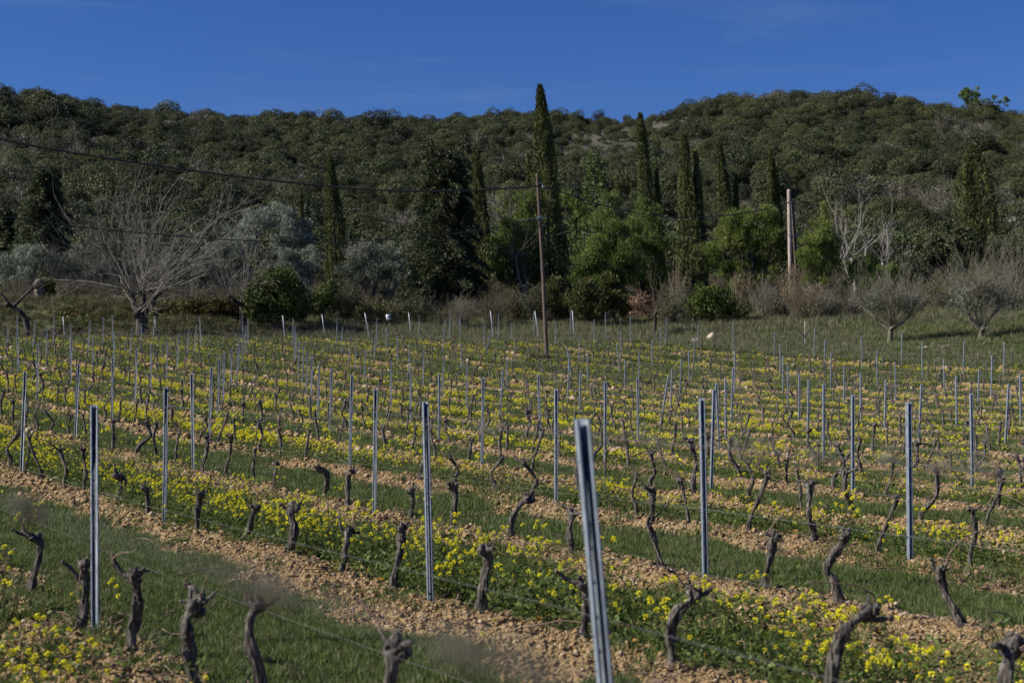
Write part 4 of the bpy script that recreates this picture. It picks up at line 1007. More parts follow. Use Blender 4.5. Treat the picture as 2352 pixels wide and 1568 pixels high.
conifer('fir_tree', 'light green pointed fir on the slope behind the round pines', 1367, 335, 62, 128, 7000, 'fir', None, None, .35, .35, .36, .8)
PG = 'green pines behind the field'
blob_tree('pine_tree', 'bright green pine between the dark conifer and the leaning pole', 'tree', 107, 1210, [(1172, 480, 42, 40), (1205, 455, 34, 26), (1160, 545, 40, 45), (1195, 520, 45, 50), (1215, 600, 46, 58), (1160, 610, 36, 44), (1190, 645, 48, 34)], 18000, .26, .055, 'pineyel', 'up', PG, .14, .35, .36, sub=9)
blob_tree('pine_tree', 'green pine tuft showing just right of the tallest cypress', 'tree', 113, 1310, [(1300, 480, 26, 40), (1325, 500, 30, 45), (1290, 540, 26, 45)], 4000, .30, .075, 'pine', 'up', PG, .12, .35, sub=9)
blob_tree('pine_tree', 'largest round green pine, right of the leaning pole', 'tree', 104, 1380, [(1380, 520, 62, 48), (1340, 560, 48, 52), (1420, 570, 55, 58), (1375, 600, 60, 55), (1395, 470, 34, 26), (1330, 620, 44, 46), (1430, 630, 44, 44), (1385, 655, 60, 34)], 27000, .26, .05, 'pine', 'up', PG, .16, .4, .34, sub=9)
blob_tree('pine_tree', 'round pine touching the double-stemmed cypress on its left', 'tree', 107, 1480, [(1475, 510, 48, 42), (1510, 560, 38, 50), (1465, 580, 45, 55), (1500, 630, 40, 44), (1475, 655, 40, 34)], 17000, .26, .05, 'pine', 'up', PG, .14, .4, .34, sub=9)
blob_tree('pine_tree', 'wide bushy pine left of the pale broken pole', 'tree', 105, 1715, [(1690, 525, 52, 40), (1740, 520, 52, 42), (1660, 580, 42, 50), (1720, 585, 58, 55), (1775, 570, 40, 55), (1700, 500, 34, 20), (1690, 630, 44, 40), (1750, 635, 48, 40)], 25000, .26, .055, 'pineyel', 'up', PG, .15, .38, .35, sub=9)
blob_tree('pine_tree', 'young feathery pine right of the pale broken pole', 'tree', 100, 1885, [(1885, 520, 24, 40), (1870, 570, 32, 40), (1905, 575, 32, 42), (1885, 625, 42, 36), (1850, 600, 24, 32), (1888, 495, 16, 24)], 10500, .25, .05, 'pineyel', 'up', PG, .08, .3, .36, sub=9)
for (px, py, bl, lb) in ((2230, 250, [(2218, 222, 14, 15), (2240, 215, 14, 12), (2232, 238, 22, 12), (2230, 256, 16, 10), (2222, 208, 8, 7), (2246, 207, 6, 8)], 'left of two pines standing on the right skyline'), (2298, 255, [(2288, 235, 15, 15), (2308, 236, 14, 12), (2296, 250, 20, 10), (2298, 264, 16, 10)], 'right of two pines standing on the right skyline')):
    blob_tree('pine_tree', lb, 'tree', 395, px, bl, 3200, .55, .2, 'pine', 'up', 'skyline pines', .2, .3, .36, .5, sub=6)
OG = 'silvery olive trees behind the vineyard'
blob_tree('olive_tree', 'tall silvery olive with a domed crown below the thin twin cypress', 'tree', 113, 615, [(585, 518, 46, 34), (645, 512, 52, 36), (685, 545, 40, 40), (550, 560, 44, 42), (620, 570, 66, 40)], 16000, .18, .06, 'olive', 'up', OG, .14, .45, .34, sub=9)
blob_tree('olive_tree', 'silvery olive right behind the ivy mound', 'tree', 103, 665, [(650, 600, 46, 32), (705, 610, 38, 36), (620, 630, 40, 34), (690, 650, 46, 36)], 14000, .17, .055, 'olive', 'up', OG, .14, .45, .34, sub=9)
blob_tree('olive_tree', 'wide grey-green olive left of the big dark conifer', 'tree', 102, 850, [(830, 600, 46, 40), (875, 590, 44, 36), (810, 640, 40, 40), (860, 645, 55, 42), (905, 630, 30, 44)], 18000, .17, .052, 'olived', 'up', OG, .13, .4, .36, sub=9)
blob_tree('olive_tree', 'grey olive half hidden behind the big dark conifer', 'tree', 109, 930, [(920, 600, 34, 40), (945, 580, 26, 30), (925, 640, 34, 34)], 8000, .17, .052, 'olived', 'up', OG, .1, .4, sub=9)
blob_tree('olive_tree', 'grey olive directly behind the second pollard', 'tree', 108, 510, [(490, 600, 46, 40), (535, 590, 40, 44), (470, 640, 40, 36), (530, 640, 44, 36)], 13000, .17, .052, 'olived', 'up', OG, .1, .4, sub=9)
blob_tree('olive_tree', 'dull olive behind the right branches of the big bare tree', 'tree', 109, 420, [(400, 610, 46, 40), (440, 640, 44, 36), (380, 650, 40, 34)], 11000, .17, .052, 'olived', 'up', OG, .1, .4, sub=9)
blob_tree('olive_tree', 'dull olive behind the trunk of the big bare tree', 'tree', 109, 300, [(290, 620, 48, 38), (330, 640, 44, 36), (255, 650, 42, 34)], 11000, .17, .052, 'olived', 'up', OG, .1, .4, sub=9)
blob_tree('olive_tree', 'dull olive behind the ivy-topped stump', 'tree', 108, 160, [(130, 610, 46, 36), (190, 600, 44, 42), (160, 650, 50, 34), (220, 645, 36, 36)], 7500, .20, .06, 'olived', 'up', OG, .1, .4, sub=9)
blob_tree('olive_tree', 'dull olive at the left edge behind the leaning bare trunk', 'tree', 107, 40, [(20, 610, 44, 40), (60, 590, 42, 36), (40, 650, 55, 36)], 6500, .20, .06, 'olive', 'up', OG, .1, .4, sub=9)
blob_tree('ivy_mound', 'round mound of glossy ivy left of the field edge scrub', 'bush', 92, 635, [(635, 675, 62, 58), (600, 695, 40, 42), (675, 690, 40, 48), (640, 645, 40, 32)], 9500, .15, .13, 'ivy', 'droop', None, .15, .72, .2, 1.6, part='foliage', bend=-.2)
blob_tree('ivy_bush', 'small yellowish ivy bush right of the ivy mound', 'bush', 95, 742, [(745, 680, 26, 26), (760, 660, 16, 18), (728, 700, 22, 24)], 2600, .14, .11, 'ivy', 'droop', None, .05, .5, .25, 1.6, part='foliage')
blob_tree('ivy_bush', 'dark leafy bush at the foot of the double-stemmed cypress', 'bush', 97, 1640, [(1625, 680, 34, 34), (1660, 690, 34, 30), (1640, 705, 46, 24), (1600, 700, 24, 28)], 5200, .14, .11, 'ivy', 'out', None, .06, .5, .28, 1.6, part='foliage')
blob_tree('russet_hedge', 'low russet and yellow hedge on the bank between the two pollards', 'hedge', 94.5, 470, [(400, 712, 34, 20), (440, 708, 34, 22), (485, 706, 36, 24), (530, 706, 34, 24), (560, 714, 26, 22), (380, 722, 24, 16)], 9000, .13, .10, 'hedge', 'out', None, 0, .5, .2, 1.2, part='foliage')
for k, (x, bl, n, lb) in enumerate(((1345, [(1335, 690, 32, 40), (1350, 665, 20, 26), (1365, 705, 30, 34)], 5200, 'ochre-green juniper bush right of the leaning pole'), (1415, [(1405, 670, 26, 38), (1395, 645, 16, 24), (1430, 700, 34, 34)], 5200, 'ochre-green juniper bush with a pointed top below the largest pine'), (1290, [(1285, 690, 30, 36), (1275, 660, 20, 26), (1300, 710, 28, 26)], 4200, 'dull juniper bush at the foot of the tallest cypress'))):
    blob_tree('juniper_bush', lb, 'bush', 96.5 + k, x, bl, n, .22, .08, 'juniper', 'up', 'juniper bushes at the field edge', .05, .35, .3, 1.2, part='foliage')
blob_tree('green_shrub', 'fresh bright green shrub right of the young pine', 'bush', 100, 1990, [(1975, 620, 26, 28), (1995, 600, 20, 20), (1960, 650, 26, 26), (2000, 645, 32, 30)], 4600, .17, .08, 'bright', 'up', None, .05, .3, .36, 1.2, part='foliage')
blob_tree('green_shrub', 'smaller fresh green shrub tucked behind the bright one at its right', 'bush', 103, 2042, [(2035, 625, 24, 20), (2055, 630, 20, 16), (2040, 650, 24, 20)], 2600, .16, .07, 'bright', 'up', None, .04, .3, .4, 1.2, part='foliage')
blob_tree('oak_tree', 'dark evergreen oak at the foot of the broad cypress', 'tree', 105, 2195, [(2190, 545, 52, 34), (2150, 580, 44, 38), (2230, 575, 44, 40), (2180, 610, 56, 36), (2125, 610, 30, 30)], 9000, .2, .12, 'oakd', 'out', 'evergreen oaks at the right', .14, .45, .32, sub=8)
blob_tree('oak_tree', 'dark evergreen oak at the right edge, below the hillside', 'tree', 106, 2320, [(2300, 580, 40, 34), (2345, 600, 40, 44), (2310, 630, 44, 34)], 6500, .2, .12, 'oakd', 'out', 'evergreen oaks at the right', .14, .45, .32, sub=8)
blob_tree('oak_bush', 'low dark evergreen bush left of the evergreen oak with the broad cypress', 'bush', 104, 2085, [(2080, 610, 34, 26), (2110, 630, 30, 28), (2070, 645, 36, 24)], 4200, .18, .10, 'oakd', 'out', None, .06, .45, .32, part='foliage')

# bare trees
bare_tree('mulberry_tree', 'big bare pollard with long shoots fanning from a short dark trunk', 325, 766, 89, [[(325, 766), (326, 730), (323, 705)], [(323, 708), (308, 690), (300, 666)], [(323, 708), (345, 690), (362, 660)], [(323, 706), (328, 680), (326, 660)]], 48, 3.8, 6.6, .040, 'bark', 'palegrey', 'pollarded bare trees', .95, 2, 4, .12, .42)
bare_tree('mulberry_tree', 'smaller bare pollard with a thin trunk left of the ivy mound', 556, 755, 92, [[(556, 755), (556, 720), (550, 692)], [(550, 694), (540, 684), (532, 676)], [(550, 694), (562, 684), (570, 676)]], 24, 2.2, 4.0, .026, 'bark', 'palegrey', 'pollarded bare trees', 1.0, 2, 4, .3, .24)
bare_tree('mulberry_tree', 'crooked leaning bare trunk with a cut top at the left edge', 68, 770, 90, [[(68, 770), (60, 730), (45, 708), (20, 692)], [(30, 698), (50, 678), (75, 655)], [(20, 692), (5, 672), (-15, 660)]], 12, 1.0, 2.2, .022, 'bark', 'twig', 'pollarded bare trees', 1.0, 1, 3, .3, .20)
t = bare_tree('tree_stump', 'thick ivy-topped stump on the bank at the left', 96, 712, 98, [[(96, 712), (95, 690), (97, 668)]], 5, .5, 1.0, .02, 'twig', 'twig', None, 1, 1, 2, .2, .42, 'stump')
B = [((.25, 0, 1.3), (.62, .55, .42)), ((.5, 0, .8), (.4, .4, .5))]; P, d = blob_pts(B, 1300, .7, .2, 2); mb = MB(); cards(mb, P, leafdir(d, 'droop'), .13, .11); mb.obj('ivy', M['ivy'], t)
bare_tree('bare_poplar', 'pale leafless poplar with several upright stems behind the young pine', 1972, 650, 108, [[(1972, 650), (1968, 600), (1965, 540)], [(1970, 640), (1985, 580), (1990, 520)], [(1970, 645), (1950, 590), (1935, 545)]], 13, 2.4, 4.2, .038, 'pale', 'greypale', 'pale leafless poplars', .36, 2, 3, .5, .13)
bare_tree('bare_poplar', 'lower pale leafless poplar right of the taller one', 2020, 655, 107, [[(2020, 655), (2022, 600), (2026, 550)], [(2020, 640), (2034, 590), (2044, 560)]], 8, 1.5, 2.8, .034, 'pale', 'greypale', 'pale leafless poplars', .4, 2, 3, .5, .11)
bare_tree('bare_tree', 'grey leafless tree inside the pines left of the leaning pole', 1200, 705, 104, [[(1200, 705), (1203, 660), (1212, 610)], [(1205, 650), (1190, 600), (1185, 560)]], 12, 1.6, 3.2, .028, 'twig', 'twig', None, .6, 2, 4, .4, .16)
t = bare_tree('young_tree', 'small leafless tree with a few russet leaves on the field', 1504, 752, 92, [[(1504, 752), (1503, 725), (1502, 700)]], 15, 1.3, 2.6, .022, 'bark', 'twigb', None, .55, 2, 3, .4, .10)
n = 900; B = [((-.9, 0, 2.2), (.75, .6, .75)), ((-.4, .1, 1.9), (.5, .5, .6)), ((-1.3, 0, 1.6), (.5, .5, .5))]; P, d = blob_pts(B, n, .3, .4, 2.2); mb = MB(); cards(mb, P, leafdir(d, 'droop'), .14, .10, bend=.3); mb.obj('leaves', M['russet'], t)
def pruned_olive(label, xb, yb, Y, knees, bl, n, nsh):
    t = bare_tree('pruned_olive', label, xb, yb, Y, knees, nsh, .9, 2.4, .017, 'twig', 'twig', 'pruned olive trees on the field', .75, 2, 5, .35, .17)
    X, _, z = t.location; B = pxblobs(X, Y, z, bl); P, d = blob_pts(B, n, .15, .42, 1.3, int(xb) % 50); mb = MB()
    cards(mb, P, leafdir(d, 'up'), .15 * rng.uniform(.6, 1.3, len(P)), .045); mb.obj('leaves', M['olived'], t); return t
pruned_olive('open grey olive with a stout forked trunk on the right field', 2043, 802, 80, [[(2043, 802), (2044, 780), (2046, 765)], [(2044, 770), (2015, 742), (1985, 715)], [(2046, 768), (2070, 752), (2088, 735)], [(2046, 768), (2058, 740), (2062, 710)], [(2045, 768), (2040, 745), (2036, 715)]], [(2000, 690, 40, 30), (2050, 680, 45, 34), (2095, 690, 36, 34)], 2600, 105)
pruned_olive('open grey olive with many thin limbs near the right edge', 2250, 816, 78, [[(2250, 816), (2252, 800), (2254, 790)], [(2252, 795), (2228, 765), (2210, 720)], [(2254, 792), (2275, 765), (2300, 740)], [(2254, 790), (2258, 750), (2252, 715)], [(2254, 792), (2236, 760), (2240, 715)]], [(2205, 690, 42, 40), (2260, 680, 46, 42), (2310, 700, 34, 34)], 2600, 115)
pruned_olive('small grey olive at the right edge of the field', 2322, 772, 89, [[(2322, 772), (2322, 755), (2320, 745)], [(2321, 748), (2306, 725), (2300, 705)], [(2321, 748), (2338, 725), (2344, 700)]], [(2305, 690, 28, 28), (2340, 685, 28, 30)], 1400, 56)
t = bare_tree('sapling', 'leafless sapling tied to a pale stake on the right field', 1845, 792, 82, [[(1845, 792), (1844, 775), (1842, 762)], [(1842, 766), (1832, 755), (1824, 748)], [(1843, 768), (1856, 758), (1862, 742)]], 5, .5, 1.0, .012, 'twig', 'twig', None, .6, 1, 2, .4, .05)
tube([(.12, 0, -.2), (.10, .05, .8), (.12, .05, 1.42)], .028, 6).obj('stake', M['pale'], t, smooth=True)

# scrub along the field edge: (x, y_top, half width, distance, stems, wood, leaf, leaves, label)
BUSH = [
 (690, 672, 34, 94.5, 90, 'twigb', 'broom', 2200, 'dark broom bush touching the right side of the ivy mound'),
 (745, 655, 34, 97, 80, 'twigb', 'broom', 2000, 'brown broom bush below the slender cypress'),
 (795, 650, 38, 98, 90, 'twigb', 'broom', 2400, 'tall broom bush in front of the wide grey-green olive'),
 (855, 688, 34, 96, 80, 'twigb', 'juniper', 1400, 'low brown bush left of the white sign'),
 (905, 690, 30, 97, 70, 'twigb', 'broom', 1000, 'low brown bush behind the white sign'),
 (962, 682, 36, 97, 80, 'twigb', 'oakd', 1500, 'leafy brown bush at the foot of the big dark conifer'),
 (1060, 676, 34, 95, 150, 'twig', None, 0, 'grey leafless ball-shaped bush right below the big dark conifer'),
 (1130, 662, 34, 97, 110, 'twigb', None, 0, 'purplish brown twig bush right of the grey ball-shaped bush'),
 (1180, 665, 30, 99, 90, 'twigb', 'broom', 900, 'brown bush left of the leaning pole'),
 (1232, 660, 28, 98, 80, 'twigb', 'broom', 1600, 'dark broom bush directly behind the leaning pole'),
 (1560, 650, 28, 98, 90, 'twig', 'oakd', 700, 'grey bush left of the double-stemmed cypress foot'),
 (1535, 680, 26, 96, 70, 'twigb', 'broom', 900, 'low bush right of the small leafless field tree'),
 (1690, 690, 34, 97, 70, 'twigb', 'ivy', 1200, 'leafy bramble below the wide bushy pine'),
 (1755, 635, 40, 99, 120, 'twig', None, 0, 'tall grey twig bush left of the pale broken pole'),
 (1835, 640, 36, 96.5, 110, 'twigb', None, 0, 'reddish brown twig bush at the foot of the pale broken pole'),
 (1890, 655, 38, 97.5, 120, 'twig', None, 0, 'grey twig bush below the young feathery pine'),
 (1945, 670, 36, 97, 110, 'twig', None, 0, 'grey twig bush below the bright green shrub'),
 (1998, 660, 30, 98.5, 90, 'twigb', 'broom', 700, 'brown bush behind the left half of the open forked olive'),
 (2110, 640, 40, 99, 110, 'twig', None, 0, 'grey twig thicket between the two open olives'),
 (2150, 640, 34, 98, 90, 'twigb', 'juniper', 1400, 'bush with dull yellow leaves between the two open olives'),
 (2190, 620, 36, 101, 100, 'twig', None, 0, 'high grey twig thicket left of the many-limbed olive'),
 (2265, 615, 40, 100, 110, 'twig', None, 0, 'grey twig thicket behind the many-limbed olive'),
 (2330, 640, 34, 99, 90, 'twigb', None, 0, 'brown thicket behind the small olive at the right edge'),
 (2085, 560, 30, 108, 70, 'pale', None, 0, 'pale dead branches on the slope left of the evergreen oak'),
]
for (x, yt, hw, Y, n, wd, lf, nl, lb) in BUSH:
    twig_bush(lb, x, yt, hw, Y, n, wd, lf, nl)
def reeds(label, xb, yt, hw, Y, n):
    X = (xb - CX) / F * Y; z = Tz(X, Y); Hh = CAMZ + (YH - yt) / F * Y - z; R = hw / F * Y; mb = MB()
    P = np.stack([rng.normal(size=n) * R * .5, rng.normal(size=n) * R * .4, np.full(n, -.05)], -1); D = rng.normal(size=(n, 3)) * .09 + [0, 0, 1]
    cards(mb, P, D, Hh * rng.uniform(.55, 1.05, n), .05)
    m = n * 5; i = rng.integers(0, n, m); Q = P[i] + D[i] * (Hh * rng.uniform(.2, .85, m))[:, None]; cards(mb, Q, rng.normal(size=(m, 3)) * .5 + [0, 0, .4], rng.uniform(.25, .5, m), .035, bend=-.4)
    o = mb.obj('reed_clump', M['reed'], None, (X, Y, z)); tag(o, label, 'reeds', 'pale dry reed clumps')
reeds('pale dry reeds below the wide bushy pine', 1706, 612, 22, 101, 70)
reeds('pale dry reeds left of the double-stemmed cypress', 1558, 600, 16, 101, 60)
reeds('pale dry reeds hiding the foot of the pale broken pole', 1822, 595, 24, 101.5, 110)
reeds('low pale dry reeds under the young feathery pine', 1868, 640, 26, 99, 90)

# ivy creeping over the bank on the left, brambles filling the hedge foot
def ground_mass(name, label, cat, px0, px1, y0, y1, n, protos, s0, s1, dens_fn=None):
    Y = rng.uniform(y0, y1, n); px = rng.uniform(px0, px1, n); X = (px - CX) / F * Y
    k = rng.random(n) < (dens_fn(px, Y) if dens_fn else 1); X, Y = X[k], Y[k]
    scatter(name, protos, np.stack([X, Y, T(X, Y) - .05], -1), rng.random(len(X)) * 6.283, np.full(len(X), .15), rng.uniform(s0, s1, len(X)), rng.integers(0, len(protos), len(X)), label, cat)
def leafclump(n, r, h, mat_i=0, L_=.13, W_=.1):
    mb = MB(); d = unit(rng.normal(size=(n, 3))); d[:, 2] = np.abs(d[:, 2]); P = d * np.array([r, r, h]) * rng.uniform(.5, 1, (n, 1)); cards(mb, P, leafdir(d, 'droop'), L_ * rng.uniform(.6, 1.2, n), W_ * rng.uniform(.7, 1.2, n)); return mb
ground_mass('bank_ivy', 'ivy and bramble leaves creeping over the grassy bank at left', 'ivy', 130, 600, 89.5, 95.5, 700, [proto('bank_ivy_model_%d' % k, leafclump(46, .34, .26), M[('ivy', 'ivy', 'hedge')[k]]) for k in range(3)], .7, 1.5, lambda px, Y: fbm(px / 40, Y / 2, 3, 5) * 1.7 - .35)
def bramble(k):
    mb = leafclump(230, .7, .75, 0, .10, .06)
    for q in range(22):
        a = rng.random() * 6.283; e = np.array([math.cos(a) * rng.uniform(.2, .9), math.sin(a) * rng.uniform(.2, .9), rng.uniform(.7, 1.5)]); tube(smooth_path([e * [.2, .2, 0], e * .6 + [0, 0, .2], e], 4), [.014, .012, .009, .005], 3, mb=mb, m=1, cap=False)
    return mb
ground_mass('undergrowth', 'brown and green scrub filling the hedge foot below the trees', 'undergrowth', -150, 2500, 99, 126, 3600, [proto('undergrowth_model_%d' % k, bramble(k), [M[('broom', 'oakd', 'juniper', 'olived', 'hedge')[k]], M['twigb']]) for k in range(5)], .7, 1.5, lambda px, Y: .45 + .5 * fbm(px / 60, Y / 6, 3, 15))

# ------------------------------------------------------------------ the wooded hill
def oak(k, n=2600):
    mb = MB(); B = [((0, 0, 1.9), (1.25, 1.25, 1.0))]
    for q in range(6):
        a = rng.random() * 6.283; B.append(((math.cos(a) * .95, math.sin(a) * .95, rng.uniform(1.1, 2.4)), (rng.uniform(.55, .9),) * 2 + (rng.uniform(.45, .75),)))
    P, d = blob_pts(B, n, .78, .2, 1.3, k)
    cards(mb, P, leafdir(d, 'out'), rng.uniform(.11, .21, len(P)), rng.uniform(.07, .12, len(P)), tint=np.clip(rng.normal(.42, .17, len(P)), 0, 1), bend=-.1, face=unit(d + [0, 0, .2]), jit=.33)
    tube([(0, 0, -.4), (.05, 0, .8), (0, 0, 1.9)], [.12, .10, .05], 5, mb=mb, m=1)
    return mb
def scrub(k):
    mb = MB()
    for q in range(9): shoots(mb, (0, 0, 0), (rng.normal() * .5, rng.normal() * .5, 1), rng.uniform(1.6, 2.6), .035, 2, 3, .6, .3, 4, m=1)
    B = [((0, 0, 1.6), (1.1, 1.1, .9))]; P, d = blob_pts(B, 110, .3, .35, 1.2, k); cards(mb, P, leafdir(d, 'out'), rng.uniform(.2, .4, len(P)), rng.uniform(.1, .2, len(P)))
    return mb
n = 31000; Y = np.sqrt(rng.random(n) * (408 ** 2 - 122 ** 2) + 122 ** 2); X = Y * rng.uniform(-.41, .41, n)
z = T(X, Y); px = CX + F * X / Y; py = YH - (z - CAMZ) / Y * F
p = np.ones(n) * (.50 + .4 * fbm(X / 14, Y / 14, 3, 41))
p = p * (1 - np.clip(bare(X, Y), 0, .72))
k = rng.random(n) < p; X, Y, z, px, py = X[k], Y[k], z[k], px[k], py[k]; n = len(X)
gz = fbm(X / 22, Y / 22, 3, 71) + rng.normal(0, .10, n)
idx = np.where(gz > .70, rng.integers(8, 11, n), np.clip((fbm(X / 7, Y / 7, 2, 140) * 1.5 - .25 + rng.normal(0, .18, n)) * 8, 0, 7.9).astype(int))
scl = np.clip(np.exp(rng.normal(-.45, .36, n)), .3, 1.45) * (.8 + .55 * fbm(X / 9, Y / 9, 2, 90)) * np.where(rng.random(n) < .05, 1.4, 1) * (1 - .35 * np.clip(bare(X, Y) * 1.6, 0, 1))
pr = [proto('forest_model_%02d' % q, oak(q), [M[('forest', 'forest2', 'forest', 'forest3', 'forest2', 'forest', 'forest2', 'forest3')[q]], M['twig']]) for q in range(8)] + [proto('forest_model_%02d' % (8 + q), scrub(q), [M['forestg'], M['twig']]) for q in range(3)]
scatter('hillside_forest', pr, np.stack([X, Y, z - .15], -1), rng.random(n) * 6.283, np.full(n, .08), scl, idx, 'dense dark evergreen oak scrub covering the whole hillside', 'forest')

# ------------------------------------------------------------------ poles and cables
def pole(name, label, xb, yb, xt, yt, Y, r0, r1, mat):
    X = (xb - CX) / F * Y; z = Tz(X, Y); s = Y / F; t = thing(name, label, 'pole', (X, Y, z))
    H = CAMZ + (YH - yt) * s - z; dx = (xt - xb) * s
    P = smooth_path([(0, 0, -.5), (dx * .42, .02, H * .45), (dx * .8, 0, H * .8), (dx, 0, H)], 40)
    tube(P, np.linspace(r0, r1, 40), 14, .06, 3, .2).obj('shaft', M[mat], t, smooth=True)
    return t, X, z, H, dx
t, X, z, H, dx = pole('utility_pole', 'tall leaning brown wooden pole standing among the vines', 1257, 835, 1234, 398, 74.5, .108, .072, 'pole')
s = 74.5 / F
hz = CAMZ + (YH - 502) * s - z; cx_ = (1239 - 1257) * s
mb = MB(); tube([(cx_ - 1.15, -.14, hz - .10), (cx_ + .40, -.14, hz + .06)], .02, 6, mb=mb); tube([(cx_ - .14, -.11, hz - .02), (cx_ + .14, -.11, hz + .02)], .075, 8, mb=mb); mb.obj('crossarm', M['iron'], t)
hz2 = CAMZ + (YH - 424) * s - z; mb = MB(); tube([(dx + .05, -.05, hz2 + .05), (dx + .22, -.06, hz2 + .07), (dx + .30, -.06, hz2 - .04)], .018, 6, mb=mb); lump(mb, (dx + .30, -.06, hz2 - .12), .05, 3, 2, .1, 1, (1, 1, 1.6)); mb.obj('insulator_bracket', M['iron'], t, smooth=True)
blob_tree('grass_tussock', 'tussock of dull grass at the foot of the leaning brown pole', 'grass tussock', 74.1, 1254, [(1240, 832, 26, 8), (1275, 836, 14, 6)], 900, .34, .035, 'bankgrass', 'up', None, 0, .1, .1, part='blades')
t, X, z, H, dx = pole('utility_pole', 'pale broken-topped pole among the scrub at right', 1817, 725, 1812, 436, 103, .16, .13, 'polepale')
s = 103 / F
def rel(px, py, Yq=103, o=0): return np.array([(px - CX) / F * Yq - X, Yq - 103 + o, CAMZ + (YH - py) / F * Yq - z])
tube(np.array([rel(1836, 725, 103, .5), rel(1828, 560, 103, .3), rel(1821, 462, 103, .2)]), [.13, .12, .10], 10, .06, 5).obj('brace', M['pole'], t, smooth=True)
mb = MB(); tube(np.array([rel(1808, 541, 103, -.2), rel(1846, 540, 103, -.2)]), .03, 6, mb=mb); tube(np.array([rel(1806, 466, 103, -.2), rel(1816, 464, 103, -.2)]), .03, 6, mb=mb); mb.obj('crossarm', M['iron'], t)
def cable(name, label, pts, r):
    P = np.array([at(px, py, Y)[:] for px, py, Y in pts]); o = tube(smooth_path(P, 60), r, 6, cap=False).obj(name, M['cable'], None, smooth=True); tag(o, label, 'cable', 'cables on the poles')
cable('power_cable', 'thick black cable sagging from the upper left edge to the brown pole', [(-350, 228, 55), (0, 320, 60), (300, 372, 64.5), (600, 412, 68), (850, 436, 70.5), (1050, 439, 72.5), (1235, 428, 74.3)], .042)
cable('power_cable', 'thick black cable hanging between the brown pole and the pale pole', [(1237, 428, 74.4), (1300, 444, 77), (1400, 475, 82), (1530, 498, 88.5), (1640, 497, 94), (1740, 484, 99), (1812, 466, 102.8)], .032)
cable('phone_cable', 'thin dark wire crossing before the bare trees to the brown pole', [(-350, 452, 55), (0, 496, 60), (200, 523, 63), (500, 549, 67), (700, 555, 69), (900, 550, 71), (1080, 532, 73), (1215, 508, 74.3)], .023)
cable('phone_cable', 'thin dark wire leaving the brown pole toward the right pines', [(1240, 506, 74.4), (1300, 520, 77), (1400, 537, 82), (1530, 549, 88), (1680, 550, 95), (1808, 541, 102.7)], .014)

# ------------------------------------------------------------------ small things on the field
M['rock'] = woodmat('limestone', [(.3, (.36, .27, .19)), (.6, (.56, .47, .36)), (.85, (.66, .60, .50))], (1.6, 1.6, 1.6), .85, .5)
def rock(px, py, Y, r, sq, seed, label, extra=()):
    X = (px - CX) / F * Y; z = Tz(X, Y); mb = MB(); lump(mb, (0, 0, r * sq[2] * .55), r, seed, 3, .4, 1.3, sq)
    for (dx, dz, q) in extra: lump(mb, (dx, .05, dz), r * q, seed + 3, 3, .4, 1.4, (1, .8, .7))
    o = mb.obj('field_rock', M['rock'], None, (X, Y, z - .05), True); tag(o, label, 'rock', 'pale rocks on the field')
rock(1595, 776, 86.5, .30, (1.1, .8, .75), 4, 'low pale rock on the field left of the rounder rock')
rock(1634, 772, 88, .27, (1.0, .8, 1.1), 9, 'rounder pale rock on the right field', [(.25, .12, .6)])
rock(1955, 742, 97, .34, (1.6, .7, .5), 14, 'long pale rock before the scrub at right', [(.55, .12, .6), (-.5, .08, .4)])
h0 = hit(1550, 545)
rock(1550, 545, h0[1], .5 * h0[1] / 150, (1.2, .7, 1.0), 21, 'pale outcrop glimpsed between the pines and double-stemmed cypress', [(.4, .3, .7)])
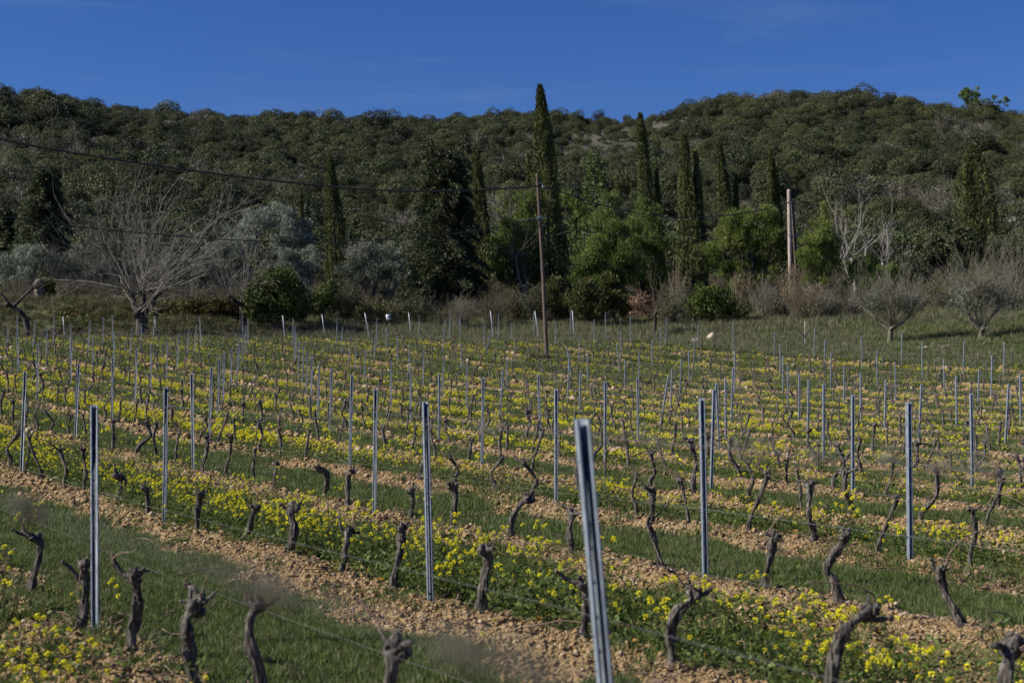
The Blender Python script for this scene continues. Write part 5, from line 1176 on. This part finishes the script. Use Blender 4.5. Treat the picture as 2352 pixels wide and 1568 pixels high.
for k, (px, py, r, sq, lb) in enumerate(((2165, 798, .5, (2.6, 1, .3), 'flat heap of pale stony soil left of the many-limbed olive'), (1900, 790, .24, (1.6, 1, .4), 'small pale stone heap left of the open forked olive'), (2105, 818, .26, (1.9, 1, .4), 'pale stone heap below the open forked olive'), (2300, 812, .3, (1.6, 1, .4), 'pale stone heap right of the many-limbed olive'))):
    h = hit(px, py); mb = MB()
    for q in range(40): lump(mb, (rng.normal() * r * sq[0] * .5, rng.normal() * r * .7, r * sq[2] * .3 * rng.random()), r * rng.uniform(.12, .3), q, 1, .4, 1.5, (1, 1, .7))
    o = mb.obj('stone_heap', M['rock'], None, (h[0], h[1], Tz(*h)), False); tag(o, lb, 'stone heap', 'stone heaps on the field')
Y = 92.5; X = (892 - CX) / F * Y; z = Tz(X, Y); t = thing('sign', 'small white notice board on a stake at the field edge', 'sign', (X, Y, z))
pm, nt, N, L = newmat('white_board'); p = N('ShaderNodeBsdfPrincipled'); p.inputs['Base Color'].default_value = (.62, .62, .64, 1); p.inputs['Roughness'].default_value = .5; o = N('ShaderNodeOutputMaterial'); L(p.outputs[0], o.inputs[0])
zc = CAMZ + (YH - 728.5) / F * Y - z
a = math.radians(8)
def board(cx, cz, w, h, d, y, mb, m=0):
    v = np.array([[i * w / 2, j * d / 2, k * h / 2] for i in (-1, 1) for j in (-1, 1) for k in (-1, 1)]); v[:, 0] += cx; v[:, 2] += cz
    R = np.array([[math.cos(a), 0, -math.sin(a)], [0, 1, 0], [math.sin(a), 0, math.cos(a)]]); v = v @ R.T + [0, y, zc]
    mb.add(v, [[0, 1, 3, 2], [4, 6, 7, 5], [0, 4, 5, 1], [2, 3, 7, 6], [0, 2, 6, 4], [1, 5, 7, 3]], None, m)
mb = MB(); board(0, 0, .28, .36, .012, 0, mb); mb.obj('board', pm, t)
mb = MB()
for k, (cx, cz, w) in enumerate(((.01, .13, .18), (-.02, .07, .12), (.0, .02, .20), (.03, -.05, .14), (.04, -.13, .10))): board(cx, cz, w, .022, .004, -.010, mb)
mb.obj('marks', M['iron'], t)
tube([(.06, .03, -.2), (.03, .03, zc + .1)], .018, 6).obj('stake', M['twig'], t)
